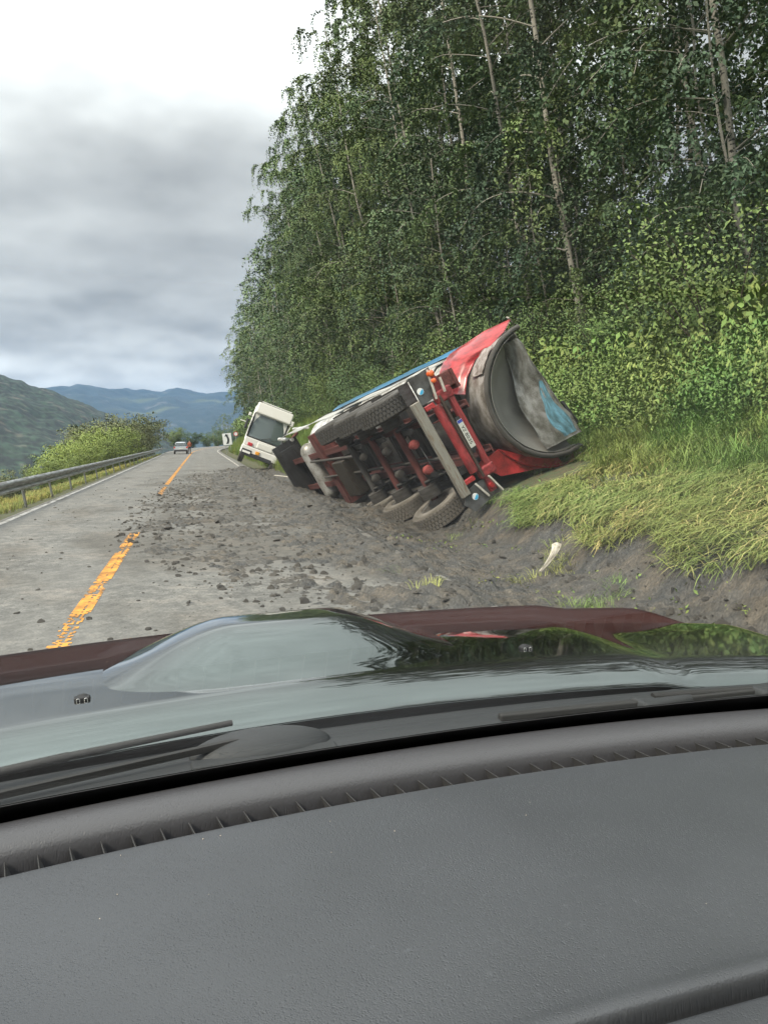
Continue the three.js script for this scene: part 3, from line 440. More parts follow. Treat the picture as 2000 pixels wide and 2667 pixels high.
  part('red_link', [rb(0.09, 0.20, 0.09, 0.01, -0.76, 0.71, 0.0), rb(0.09, 0.22, 0.09, 0.01, 0.70, 0.69, 0.0)], red, t);
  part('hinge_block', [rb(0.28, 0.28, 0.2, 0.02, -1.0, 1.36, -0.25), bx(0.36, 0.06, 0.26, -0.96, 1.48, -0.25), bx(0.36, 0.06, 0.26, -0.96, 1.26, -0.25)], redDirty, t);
  {
    const cv = document.createElement('canvas'); cv.width = 512; cv.height = 112; const c = cv.getContext('2d');
    c.fillStyle = '#b9bab4'; c.fillRect(0, 0, 512, 112); c.fillStyle = '#2a3f96'; c.fillRect(0, 0, 54, 112); c.fillStyle = '#222'; c.font = 'bold 96px sans-serif'; c.textAlign = 'center'; c.textBaseline = 'middle'; c.fillText('YZ 8035', 284, 60);
    const pt = new THREE.CanvasTexture(cv); pt.colorSpace = THREE.SRGBColorSpace;
    const pl = part('licence_plate', [bx(0.54, 0.105, 0.008, -0.04, 1.05, 0.075)], mat({ c: [0.85, 0.85, 0.83], r: 0.4 }), t);
    const f = new THREE.PlaneGeometry(0.535, 0.10); f.translate(-0.04, 1.05, 0.0815); part('plate_print', f, mat({ c: [1, 1, 1], r: 0.4, map: pt }), pl);
    part('plate_holder', [bx(0.66, 0.09, 0.02, -0.04, 1.05, 0.055)], darkMetal, t);
  }
  const flapM = mat({ c: [0.075, 0.078, 0.08], r: 0.75, map: T.grime });
  [[[[-1.34, 0.60], [-0.84, 0.60], [-0.86, 0.98], [-1.36, 1.06]], -1.07, 0.70], [[[0.80, 0.74], [0.86, 0.52], [1.02, 0.38], [1.24, 0.52], [1.18, 0.92], [0.82, 0.94]], 1.0, 0.64]].forEach(([poly, ex, ey]) => {
    const f = part('mud_flap', [plate(poly, 0.014)], flapM, t);
    part('globe_emblem', [at(new THREE.CylinderGeometry(0.062, 0.062, 0.006, 28), ex, ey, 0.018, Math.PI / 2)], mat({ c: [0.75, 0.76, 0.76], r: 0.4 }), f);
    const s = new THREE.Shape(); s.absarc(0, 0, 0.055, 0.1, 2.9, false); s.quadraticCurveTo(-0.01, -0.01, 0.055, 0.004); part('globe_emblem_blue', [at(new THREE.ExtrudeGeometry(s, { depth: 0.003, bevelEnabled: false }), ex, ey, 0.0215, 0, 0, -0.9)], mat({ c: [0.05, 0.36, 0.62], r: 0.4 }), f);
  });
  part('white_bar', [beam([-1.34, 0.99, 0.06], [-0.82, 0.88, 0.06], 0.03, 0.035), beam([-1.12, 1.10, 0.12], [-0.86, 1.06, 0.12], 0.045, 0.03), beam([0.80, 1.01, 0.12], [1.16, 1.12, 0.12], 0.05, 0.03), beam([0.80, 0.74, 0.06], [1.12, 0.86, 0.06], 0.03, 0.035)], mat({ c: [0.62, 0.6, 0.56], r: 0.4, map: T.grime }), t);
  part('rear_lamp', [at(new THREE.CylinderGeometry(0.055, 0.06, 0.08, 20), -1.25, 1.0, 0.08, Math.PI / 2), at(new THREE.SphereGeometry(0.055, 16, 8, 0, 6.3, 0, 1.5).scale(1, 0.4, 1), -1.25, 1.0, 0.12, Math.PI / 2)], orangeLamp, t);
  part('rear_lamp', [at(new THREE.CylinderGeometry(0.042, 0.045, 0.06, 20), -1.12, 0.985, 0.08, Math.PI / 2), at(new THREE.SphereGeometry(0.042, 16, 8, 0, 6.3, 0, 1.5).scale(1, 0.4, 1), -1.12, 0.985, 0.11, Math.PI / 2)], orangeLamp, t);
  part('rear_lamp', [at(new THREE.CylinderGeometry(0.045, 0.05, 0.07, 20), 0.98, 1.0, 0.06, Math.PI / 2)], red, t);
  part('hose', [new THREE.TubeGeometry(new THREE.CatmullRomCurve3([V(-0.1, 0.7, -1.2), V(-0.02, 0.5, -0.7), V(0.3, 0.48, -0.6), V(0.5, 0.7, -0.8)]), 24, 0.012, 6)], darkMetal, t);
}

// ---------- white truck cab tipped over at the road edge ----------
{
  const t = thing('truck_cab', 'white truck cab tipped over beside the road ahead of the trailer', 'truck', [3.1, 0.0, -48]);
  t.rotation.order = 'YXZ'; t.rotation.set(0, -0.06, -22 * D);
  const w = phys({ c: [0.72, 0.71, 0.68], r: 0.35, clearcoat: 0.5 }), dk = mat({ c: [0.03, 0.032, 0.035], r: 0.6 });
  part('cab_shell', [rb(2.36, 2.3, 1.9, 0.14, 0, 2.5, -1.1), rb(2.3, 0.7, 1.9, 0.1, 0, 1.15, -1.1)], w, t);
  part('roof_visor', [rb(2.3, 0.72, 0.34, 0.1, 0.04, 3.52, -0.12, -0.22)], w, t);
  part('roof_rail', [bar([-0.9, 3.95, -0.2], [1.0, 3.95, -0.2], 0.04), ...[-0.8, -0.3, 0.3, 0.9].map(x => bar([x, 3.82, -0.25], [x, 3.95, -0.2], 0.03))], mat({ c: [0.6, 0.6, 0.58], r: 0.4 }), t);
  const ws = part('windscreen', sheet(14, 10, (u, v) => { const x = lerp(-1.04, 1.04, u); return [x, lerp(1.72, 3.16, v), 0.02 - 0.12 * (x / 1.1) ** 2 - 0.12 * v]; }, 0.01), phys({ c: [0.11, 0.14, 0.145], r: 0.12, clearcoat: 1, clearcoatRoughness: 0.02 }), t);
  part('frame', [bar([-1.08, 1.66, -0.08], [-1.06, 3.2, -0.2], 0.06), bar([1.08, 1.66, -0.08], [1.06, 3.2, -0.2], 0.06), bar([-1.08, 1.66, -0.06], [1.08, 1.66, -0.06], 0.05)], dk, ws);
  part('wiper', [bar([-0.2, 1.74, 0.06], [0.35, 2.0, 0.06], 0.02), bar([0.3, 1.74, 0.06], [0.8, 2.02, 0.05], 0.02)], dk, t);
  part('front_panel', [rb(2.28, 0.5, 0.2, 0.06, 0, 1.38, 0.0), rb(1.0, 0.36, 0.14, 0.05, 0.2, 1.34, 0.08)], w, t);
  part('bumper', [rb(2.36, 0.5, 0.36, 0.08, 0, 0.86, 0.02)], w, t);
  part('bumper_recess', [rb(1.9, 0.26, 0.3, 0.04, -0.1, 0.62, 0.06), rb(0.62, 0.3, 0.06, 0.03, -0.78, 0.74, 0.2)], dk, t);
  part('licence_plate', [bx(0.5, 0.13, 0.02, -0.78, 0.72, 0.245)], mat({ c: [0.78, 0.78, 0.76], r: 0.4 }), t);
  part('red_lamp', [rb(0.3, 0.2, 0.08, 0.03, -0.72, 1.24, 0.12)], phys({ c: [0.5, 0.03, 0.04], r: 0.25, clearcoat: 1 }), t);
  part('orange_lamp', [rb(0.26, 0.2, 0.08, 0.03, -0.12, 0.86, 0.22)], phys({ c: [0.75, 0.33, 0.03], r: 0.25, clearcoat: 1 }), t);
  part('mirror', [rb(0.16, 0.62, 0.22, 0.05, -1.36, 2.35, 0.0), bar([-1.2, 2.62, -0.2], [-1.36, 2.6, 0], 0.025)], dk, t);
  part('mirror', [rb(0.18, 0.22, 0.2, 0.05, -1.34, 2.98, 0.05), bar([-1.2, 2.9, -0.2], [-1.34, 2.95, 0], 0.025)], w, t);
  part('mirror', [rb(0.5, 0.06, 0.1, 0.02, -1.52, 2.44, 0.02)], w, t);
  part('mirror', [rb(0.2, 0.34, 0.22, 0.05, 1.26, 3.3, -0.05), bar([1.1, 2.4, -0.2], [1.26, 3.2, -0.05], 0.03)], w, t);
  wheelAt(t, -0.98, 0.5, -1.2, 0.5, 0.32, -1, rubberM); wheelAt(t, 0.98, 0.42, -0.3, 0.5, 0.32, 1, rubberM, 0.0);
  part('step_panel', [rb(0.16, 0.8, 0.9, 0.05, 1.14, 0.95, -0.5)], w, t);
  part('chassis', [bx(0.9, 0.3, 4.4, 0, 0.95, -3.6), rb(2.2, 1.2, 2.6, 0.2, 0, 1.9, -4.6)], dk, t);
}
// ---------- parked car far ahead and the person beside it ----------
{
  const c = thing('parked_car', 'silver car parked on the left lane far down the road', 'car', [-2.75 , 0.012, -107]);
  c.rotation.y = 0.03;
  const silver = phys({ c: [0.6, 0.64, 0.68], r: 0.3, m: 0.4, clearcoat: 1 }), glass = phys({ c: [0.06, 0.075, 0.08], r: 0.08, clearcoat: 1 });
  const body = sheet(20, 26, (u, v) => { const a = v * Math.PI * 2, px = Math.sign(Math.cos(a)) * Math.pow(Math.abs(Math.cos(a)), 0.35), py = Math.sign(Math.sin(a)) * Math.pow(Math.abs(Math.sin(a)), 0.35); const z = lerp(2.2, -2.2, u), e = 1 - 0.3 * Math.pow(Math.abs(u - 0.5) * 2, 6); return [px * 0.92 * (0.9 + 0.1 * e), 0.68 + py * 0.36 * e, z]; }, 0.01);
  part('body', [body, rb(1.7, 0.62, 0.06, 0.02, 0, 0.66, 2.19), rb(1.7, 0.5, 0.06, 0.02, 0, 0.62, -2.19)], silver, c);
  part('cabin', [sheet(14, 10, (u, v) => { const a = v * Math.PI, x = Math.cos(a), y = Math.pow(Math.sin(a), 0.4), z = lerp(1.9, -0.9, u), e = Math.pow(Math.sin(clamp(0.12 + 0.76 * u) * Math.PI), 0.35); return [Math.sign(x) * Math.pow(Math.abs(x), 0.4) * lerp(0.85, 0.7, y), 1.0 + 0.62 * y * e, z]; }, 0.02)], silver, c);
  part('rear_window', [rb(1.3, 0.42, 0.05, 0.02, 0, 1.28, 1.95, -0.3)], glass, c);
  for (const s of [-1, 1]) { part('side_window', [rb(0.04, 0.36, 2.2, 0.02, 0.80 * s, 1.27, 0.5, 0, 0, 0.2 * s)], glass, c); part('tail_lamp', [rb(0.2, 0.22, 0.06, 0.03, 0.78 * s, 0.86, 2.2)], phys({ c: [0.6, 0.04, 0.03], r: 0.2, clearcoat: 1 }), c); for (const z of [1.35, -1.35]) wheelAt(c, 0.8 * s, 0.32, z, 0.32, 0.22, s, rubberM); }
  part('bumper', [rb(1.76, 0.26, 0.14, 0.05, 0, 0.46, 2.22)], mat({ c: [0.05, 0.05, 0.055], r: 0.6 }), c);
  part('licence_plate', [bx(0.5, 0.11, 0.02, 0, 0.72, 2.235)], mat({ c: [0.75, 0.75, 0.72], r: 0.4 }), c);
}
{
  // one continuous body meshed from a field of tapered bones
  const J = { pel: [0, 0.95, 0], chest: [0.01, 1.34, 0.01], neck: [0.01, 1.5, 0.0], head: [0.015, 1.64, -0.01], lh: [-0.09, 0.93, 0], lk: [-0.11, 0.5, -0.03], la: [-0.13, 0.08, 0.03], lt: [-0.14, 0.04, -0.12], rh: [0.09, 0.93, 0], rk: [0.13, 0.5, -0.06], ra: [0.16, 0.08, 0.0], rt: [0.18, 0.04, -0.14], ls: [-0.19, 1.42, 0], le: [-0.25, 1.14, 0.03], lw: [-0.23, 0.9, -0.06], lf: [-0.23, 0.8, -0.08], rs: [0.2, 1.42, 0], re: [0.27, 1.16, 0.02], rw: [0.2, 1.0, -0.18], rf: [0.15, 0.98, -0.25] };
  const B = [['pel', 'chest', 0.15, 0.17], ['chest', 'neck', 0.14, 0.06], ['neck', 'head', 0.055, 0.095], ['lh', 'lk', 0.09, 0.06], ['lk', 'la', 0.06, 0.04], ['la', 'lt', 0.045, 0.035], ['rh', 'rk', 0.09, 0.06], ['rk', 'ra', 0.06, 0.04], ['ra', 'rt', 0.045, 0.035], ['chest', 'ls', 0.12, 0.065], ['ls', 'le', 0.06, 0.048], ['le', 'lw', 0.046, 0.034], ['lw', 'lf', 0.036, 0.022], ['chest', 'rs', 0.12, 0.065], ['rs', 're', 0.06, 0.048], ['re', 'rw', 0.046, 0.034], ['rw', 'rf', 0.036, 0.022]];
  const res = 84, mc = new MarchingCubes(res, new THREE.MeshStandardMaterial(), false, false, 60000), s = 0.95; mc.isolation = 0;
  const sd = (p, a, b, ra, rb2) => { const ab = [b[0] - a[0], b[1] - a[1], b[2] - a[2]], ap = [p[0] - a[0], p[1] - a[1], p[2] - a[2]], h = clamp((ap[0] * ab[0] + ap[1] * ab[1] + ap[2] * ab[2]) / (ab[0] ** 2 + ab[1] ** 2 + ab[2] ** 2)); return Math.hypot(ap[0] - ab[0] * h, ap[1] - ab[1] * h, ap[2] - ab[2] * h) - lerp(ra, rb2, h); };
  for (let k = 0; k < res; k++) for (let j = 0; j < res; j++) for (let i = 0; i < res; i++) { const p = [(i / res * 2 - 1) * s, 0.9 + (j / res * 2 - 1) * s, (k / res * 2 - 1) * s]; let d = 9; if (Math.abs(p[0]) < 0.4 && Math.abs(p[2]) < 0.4) for (const [a, b, ra, rb2] of B) { const q = sd(p, J[a], J[b], ra, rb2), h = clamp(0.5 + 0.5 * (d - q) / 0.03); d = lerp(d, q, h) - 0.03 * h * (1 - h); } mc.field[i + j * res + k * res * res] = -d; }
  mc.update();
  const n = mc.count, P = new Float32Array(n * 3), N = new Float32Array(n * 3), C = new Float32Array(n * 3);
  for (let i = 0; i < n; i++) { for (let k = 0; k < 3; k++) { P[i * 3 + k] = mc.positionArray[i * 3 + k] * s + (k === 1 ? 0.9 : 0); N[i * 3 + k] = mc.normalArray[i * 3 + k]; } const y = P[i * 3 + 1], x = Math.abs(P[i * 3]); const c = y > 1.52 ? (y > 1.68 ? [0.05, 0.035, 0.025] : [0.45, 0.27, 0.2]) : y > 0.94 || (x > 0.2 && y > 0.92) ? [0.34, 0.10, 0.05] : (x > 0.2 && y > 0.74) ? [0.45, 0.27, 0.2] : y > 0.1 ? [0.02, 0.022, 0.03] : [0.015, 0.015, 0.015]; C.set(c, i * 3); }
  const g = new THREE.BufferGeometry(); g.setAttribute('position', new THREE.BufferAttribute(P, 3)); g.setAttribute('normal', new THREE.BufferAttribute(N, 3)); g.setAttribute('color', new THREE.BufferAttribute(C, 3));
  const o = part('person', g, mat({ c: [1, 1, 1], r: 0.8, vc: true })); o.position.set(-1.55, 0.012, -104.6); o.rotation.y = 0.5;
  tag(o, 'person in orange top and dark trousers standing beside the silver car', 'person');
}
// ---------- signs ----------
{
  const s = thing('curve_sign', 'white board with a black curved arrow on posts at the road edge', 'sign', [3.95, 0, -118]); s.rotation.set(0, 0, 0.1);
  const gm = mat({ c: [0.4, 0.41, 0.42], r: 0.45, m: 0.7 }), wm = mat({ c: [0.75, 0.77, 0.79], r: 0.5 });
  part('post', [bar([-0.35, -0.6, -0.05], [-0.35, 2.7, -0.05], 0.04)], gm, s); part('post', [bar([0.35, -0.6, -0.05], [0.35, 2.7, -0.05], 0.04)], gm, s);
  const b = part('board', [rb(1.3, 1.75, 0.04, 0.015, 0, 1.9, 0)], wm, s);
  const sh = new THREE.Shape(); sh.moveTo(0.1, -0.7); sh.quadraticCurveTo(0.5, -0.1, 0.1, 0.55); sh.lineTo(0.3, 0.55); sh.lineTo(-0.15, 0.8); sh.lineTo(-0.35, 0.35); sh.lineTo(-0.16, 0.46); sh.quadraticCurveTo(0.2, -0.1, -0.25, -0.7);
  part('arrow', [at(new THREE.ExtrudeGeometry(sh, { depth: 0.006, bevelEnabled: false }), 0, 1.9, 0.022, 0, 0, 0)], mat({ c: [0.03, 0.035, 0.04], r: 0.5 }), b);
  const r = thing('round_sign', 'small round white sign with red ring beyond the arrow board', 'sign', [5.3, 0.4, -124]);
  part('post', [bar([0, -0.6, -0.04], [0, 2.6, -0.04], 0.035)], gm, r);
  const d = part('disc', [at(new THREE.CylinderGeometry(0.36, 0.36, 0.02, 32), 0, 2.3, 0, Math.PI / 2)], wm, r);
  part('red_ring', [at(new THREE.TorusGeometry(0.31, 0.05, 6, 36).scale(1, 1, 0.2), 0, 2.3, 0.012)], mat({ c: [0.5, 0.03, 0.03], r: 0.4 }), d);
}
// ---------- torn pieces lying on the ground ----------
tag(part('plastic_shard', sheet(8, 18, (u, v) => { const w = 0.055 * Math.pow(1 - v, 0.7) + 0.012; return [4.42 + (u - 0.5) * 2 * w - 0.10 * v - 0.20 * v * v, mudTop(4.3, -9.1) + 0.32 - 0.33 * v + 0.05 * Math.sin(v * 3.1) + 0.02 * Math.sin(u * 3.1), -9.1 + 0.06 * Math.sin(v * 2.4) + 0.1 * v]; }, 0.006), mat({ c: [0.62, 0.58, 0.5], r: 0.5, map: T.grime })), 'curved white plastic shard stuck in the mud by the grass', 'debris');
tag(part('bent_white_strip', [beam([3.05, 0.12, -33.6], [3.9, 0.05, -32.2], 0.1, 0.03), beam([3.9, 0.05, -32.2], [4.1, 0.16, -31.6], 0.16, 0.03)], mat({ c: [0.6, 0.58, 0.52], r: 0.5, map: T.grime })), 'bent white strip lying on the verge near the trailer front', 'debris');
// ---------- foliage ----------
function leafMat(c) { return mat({ c, r: 0.8, vc: true }); }
class Leaves {
  constructor() { this.P = []; this.C = []; this.N = 0; }
  leaf(x, y, z, s, r, droop = 0.5, k = 1, long = 1.35) {       // a pointed leaf: two triangles folded a little along the midrib
    const a = r() * 6.283, e = lerp((r() - 0.5) * 2.4, -1.2, droop * r()), ca = Math.cos(a), sa = Math.sin(a), ce = Math.cos(e), se = Math.sin(e);
    const dx = ca * ce, dy = se, dz = sa * ce, tw = (r() - 0.5) * 2, bxx = -sa * Math.cos(tw) - ca * se * Math.sin(tw), by = ce * Math.sin(tw), bz = ca * Math.cos(tw) - sa * se * Math.sin(tw), L = s * long, w = s * 0.42;
    const A = [x, y, z], Bq = [x + dx * L * 0.45 + bxx * w, y + dy * L * 0.45 + by * w, z + dz * L * 0.45 + bz * w], Cq = [x + dx * L, y + dy * L - 0.1 * s, z + dz * L], Dq = [x + dx * L * 0.45 - bxx * w, y + dy * L * 0.45 - by * w, z + dz * L * 0.45 - bz * w];
    this.P.push(...A, ...Bq, ...Cq, ...A, ...Cq, ...Dq); const g = k * (0.86 + 0.28 * r()), h = 0.92 + 0.2 * r(); for (let i = 0; i < 6; i++) this.C.push(g * h, g, g * 0.9);
    this.N++;
  }
  geo(cy = 0) {                                                    // leaves face outwards; their normals follow the mass they belong to
    const P = this.P, n = this.N, Nn = new Float32Array(n * 18);
    for (let i = 0; i < n; i++) {
      const o = i * 18, ax = P[o + 3] - P[o], ay = P[o + 4] - P[o + 1], az = P[o + 5] - P[o + 2], bx2 = P[o + 6] - P[o], by2 = P[o + 7] - P[o + 1], bz2 = P[o + 8] - P[o + 2];
      let fx = ay * bz2 - az * by2, fy = az * bx2 - ax * bz2, fz = ax * by2 - ay * bx2; const fl = Math.hypot(fx, fy, fz) || 1; fx /= fl; fy /= fl; fz /= fl;
      let ox = P[o], oy = (P[o + 1] - cy) * 0.6, oz = P[o + 2]; const ol = Math.hypot(ox, oy, oz) || 1; ox /= ol; oy = oy / ol + 0.3; oz /= ol;
      if (fx * ox + fy * oy + fz * oz < 0) { fx = -fx; fy = -fy; fz = -fz; for (const q of [o, o + 9]) for (let k = 0; k < 3; k++) { const t = P[q + 3 + k]; P[q + 3 + k] = P[q + 6 + k]; P[q + 6 + k] = t; } }
      let nx = fx * 0.5 + ox * 0.5, ny = fy * 0.5 + oy * 0.5, nz = fz * 0.5 + oz * 0.5; const l = Math.hypot(nx, ny, nz) || 1; for (let k = 0; k < 6; k++) { Nn[o + k * 3] = nx / l; Nn[o + k * 3 + 1] = ny / l; Nn[o + k * 3 + 2] = nz / l; }
    }
    const g = new THREE.BufferGeometry(); g.setAttribute('position', new THREE.Float32BufferAttribute(P, 3)); g.setAttribute('normal', new THREE.BufferAttribute(Nn, 3)); g.setAttribute('color', new THREE.Float32BufferAttribute(this.C, 3)); return g;
  }
}
function limb(pts, r0, r1, seg = 5) {                           // tapered tube through points
  const c = new THREE.CatmullRomCurve3(pts.map(p => V(...p))), n = pts.length * 3, g = new THREE.TubeGeometry(c, n, 1, seg), p = g.attributes.position;
  for (let i = 0; i <= n; i++) { const o = c.getPointAt(i / n), r = lerp(r0, r1, i / n); for (let j = 0; j <= seg; j++) { const k = i * (seg + 1) + j; p.setXYZ(k, o.x + (p.getX(k) - o.x) * r, o.y + (p.getY(k) - o.y) * r, o.z + (p.getZ(k) - o.z) * r); } }
  const L = c.getLength(), u = g.attributes.uv; for (let i = 0; i < u.count; i++) u.setXY(i, u.getY(i), u.getX(i) * L * 0.5);
  g.computeVertexNormals(); return g;
}
// birch: slender pale trunk, ascending limbs, hanging twigs strung with small leaves
function birch(seed, H, R, leaves, size, low = 0.22) {
  const r = rng(seed), trunk = [], L = new Leaves(), bend = (r() - 0.5) * 0.9, bend2 = (r() - 0.5) * 0.9;
  const tp = t => [bend * Math.sin(t * 2.6) + 0.25 * n3(t * 3, seed, 1), t * H, bend2 * Math.sin(t * 2.2) + 0.25 * n3(t * 3, seed, 5)];
  const tr0 = H * 0.004 + 0.012; trunk.push(limb([0, 0.12, 0.25, 0.4, 0.55, 0.7, 0.85, 1].map(tp), tr0, 0.02, 8));
  const nb = Math.round(30 + r() * 8), twigs = [];
  for (let i = 0; i < nb; i++) {
    const t = lerp(low, 0.98, Math.pow((i + r()) / nb, 0.85)), a = i * 2.4 + r(), b = tp(t), prof = Math.pow(Math.sin(clamp((t - low + 0.1) / (1.1 - low)) * Math.PI), 0.55), len = R * prof * (0.65 + 0.5 * r()) + 0.4;
    const up = lerp(0.35, 0.8, t), dx = Math.cos(a), dz = Math.sin(a), pts = [];
    for (let k = 0; k <= 4; k++) { const q = k / 4; pts.push([b[0] + dx * len * q, b[1] + len * (up * q - 0.55 * q * q * q) + 0.1 * (r() - 0.5), b[2] + dz * len * q]); }
    trunk.push(limb(pts, tr0 * 0.34 * (1.15 - t), 0.008, 4));
    const nt = Math.round(5 + len * 3.2), tone = 0.72 + 0.56 * r();
    for (let k = 0; k < nt; k++) { const q = 0.18 + 0.82 * Math.pow(r(), 0.8), f = q * 4, m = Math.min(3, f | 0), w = f - m; const o = [0, 1, 2].map(d => lerp(pts[m][d], pts[m + 1][d], w)); const sa = a + (r() - 0.5) * 2.6, sl = 0.25 + 0.75 * r(); twigs.push([o[0], o[1], o[2], Math.cos(sa) * sl, Math.sin(sa) * sl, 0.45 + 1.25 * r() * r() + 0.3 * q, tone * (0.88 + 0.24 * r())]); }
  }
  const per = Math.max(3, Math.round(leaves / twigs.length));
  for (const [x, y, z, dx, dz, hang, k] of twigs) for (let i = 0; i < per; i++) { const q = (i + r()) / per, s = 0.045; L.leaf(x + dx * Math.sqrt(q) * 0.9 + (r() - 0.5) * s * 3, y + 0.15 * q - hang * q * q * 1.1 + (r() - 0.5) * s * 3, z + dz * Math.sqrt(q) * 0.9 + (r() - 0.5) * s * 3, size * (0.7 + 0.6 * r()), r, 0.6, k); }
  return { trunk: merge(trunk), crown: L.geo(H * 0.5) };
}
function bush(seed, H, R, leaves, size, stems = 9) {
  const r = rng(seed), tr = [], L = new Leaves(), tips = [];
  for (let i = 0; i < stems; i++) { const a = r() * 6.28, l = R * (0.35 + 0.65 * r()), h = H * (0.5 + 0.5 * r()), pts = [[0.1 * Math.cos(a), 0, 0.1 * Math.sin(a)], [l * 0.35 * Math.cos(a), h * 0.45, l * 0.35 * Math.sin(a)], [l * 0.75 * Math.cos(a + 0.3), h * 0.85, l * 0.75 * Math.sin(a + 0.3)], [l * Math.cos(a + 0.4), h, l * Math.sin(a + 0.4)]]; tr.push(limb(pts, 0.022, 0.006, 4)); for (let k = 0; k < 16; k++) { const q = 0.2 + 0.8 * r(), f = q * 3, m = Math.min(2, f | 0), w = f - m, o = [0, 1, 2].map(d => lerp(pts[m][d], pts[m + 1][d], w)); tips.push([o[0] + (r() - 0.5) * R * 0.55, o[1] + (r() - 0.5) * H * 0.22, o[2] + (r() - 0.5) * R * 0.55, 0.85 + 0.3 * r()]); } }
  const per = Math.max(3, Math.round(leaves / tips.length)), sp = 0.32 * Math.min(1, R / 1.5) + 0.1;
  for (const [x, y, z, k] of tips) for (let i = 0; i < per; i++) { const u = r() * 6.28, q = Math.sqrt(r()) * sp; L.leaf(x + Math.cos(u) * q, Math.max(0.05, y + (r() - 0.5) * sp * 0.9), z + Math.sin(u) * q, size * (0.7 + 0.6 * r()), r, 0.2, k, 1.15); }
  return { trunk: merge(tr), crown: L.geo(H * 0.35) };
}
const barkM = mat({ map: T.bark, r: 0.85, bump: T.bark, bs: 0.01 }), twigM = mat({ c: [0.07, 0.055, 0.04], r: 0.9 });
const greens = [[0.078, 0.128, 0.066], [0.108, 0.165, 0.07], [0.056, 0.10, 0.062], [0.118, 0.168, 0.066]].map(c => leafMat(c));
const near = [], far = [];
for (let i = 0; i < 6; i++) near.push(birch(100 + i * 7, 18 + 1.2 * (i % 3), 3.1 + 0.3 * (i % 2), 25000, 0.08, i % 2 ? 0.05 : 0.1));
const mid = []; for (let i = 0; i < 3; i++) mid.push(birch(160 + i * 7, 19, 3.3, 9000, 0.15, 0.12));
for (let i = 0; i < 4; i++) far.push(birch(300 + i * 7, 18 + i, 3.4, 3800, 0.18, 0.08));
const young = []; for (let i = 0; i < 3; i++) young.push(birch(540 + i * 9, 8.5, 2.2, 9500, 0.088, 0.06));
function plant(name, kind, m, x, z, sc, lean, turn, label, category, group, y, bm) {
  const t = thing(name, label, category, [x, (y ?? land(x, z)) - 0.08, z], group); t.rotation.order = 'ZYX'; t.rotation.set((turn % 1 - 0.5) * 0.08, turn, lean); t.scale.setScalar(sc);
  part('trunk', kind.trunk, bm || barkM, t); part('crown', kind.crown, m, t); return t;
}
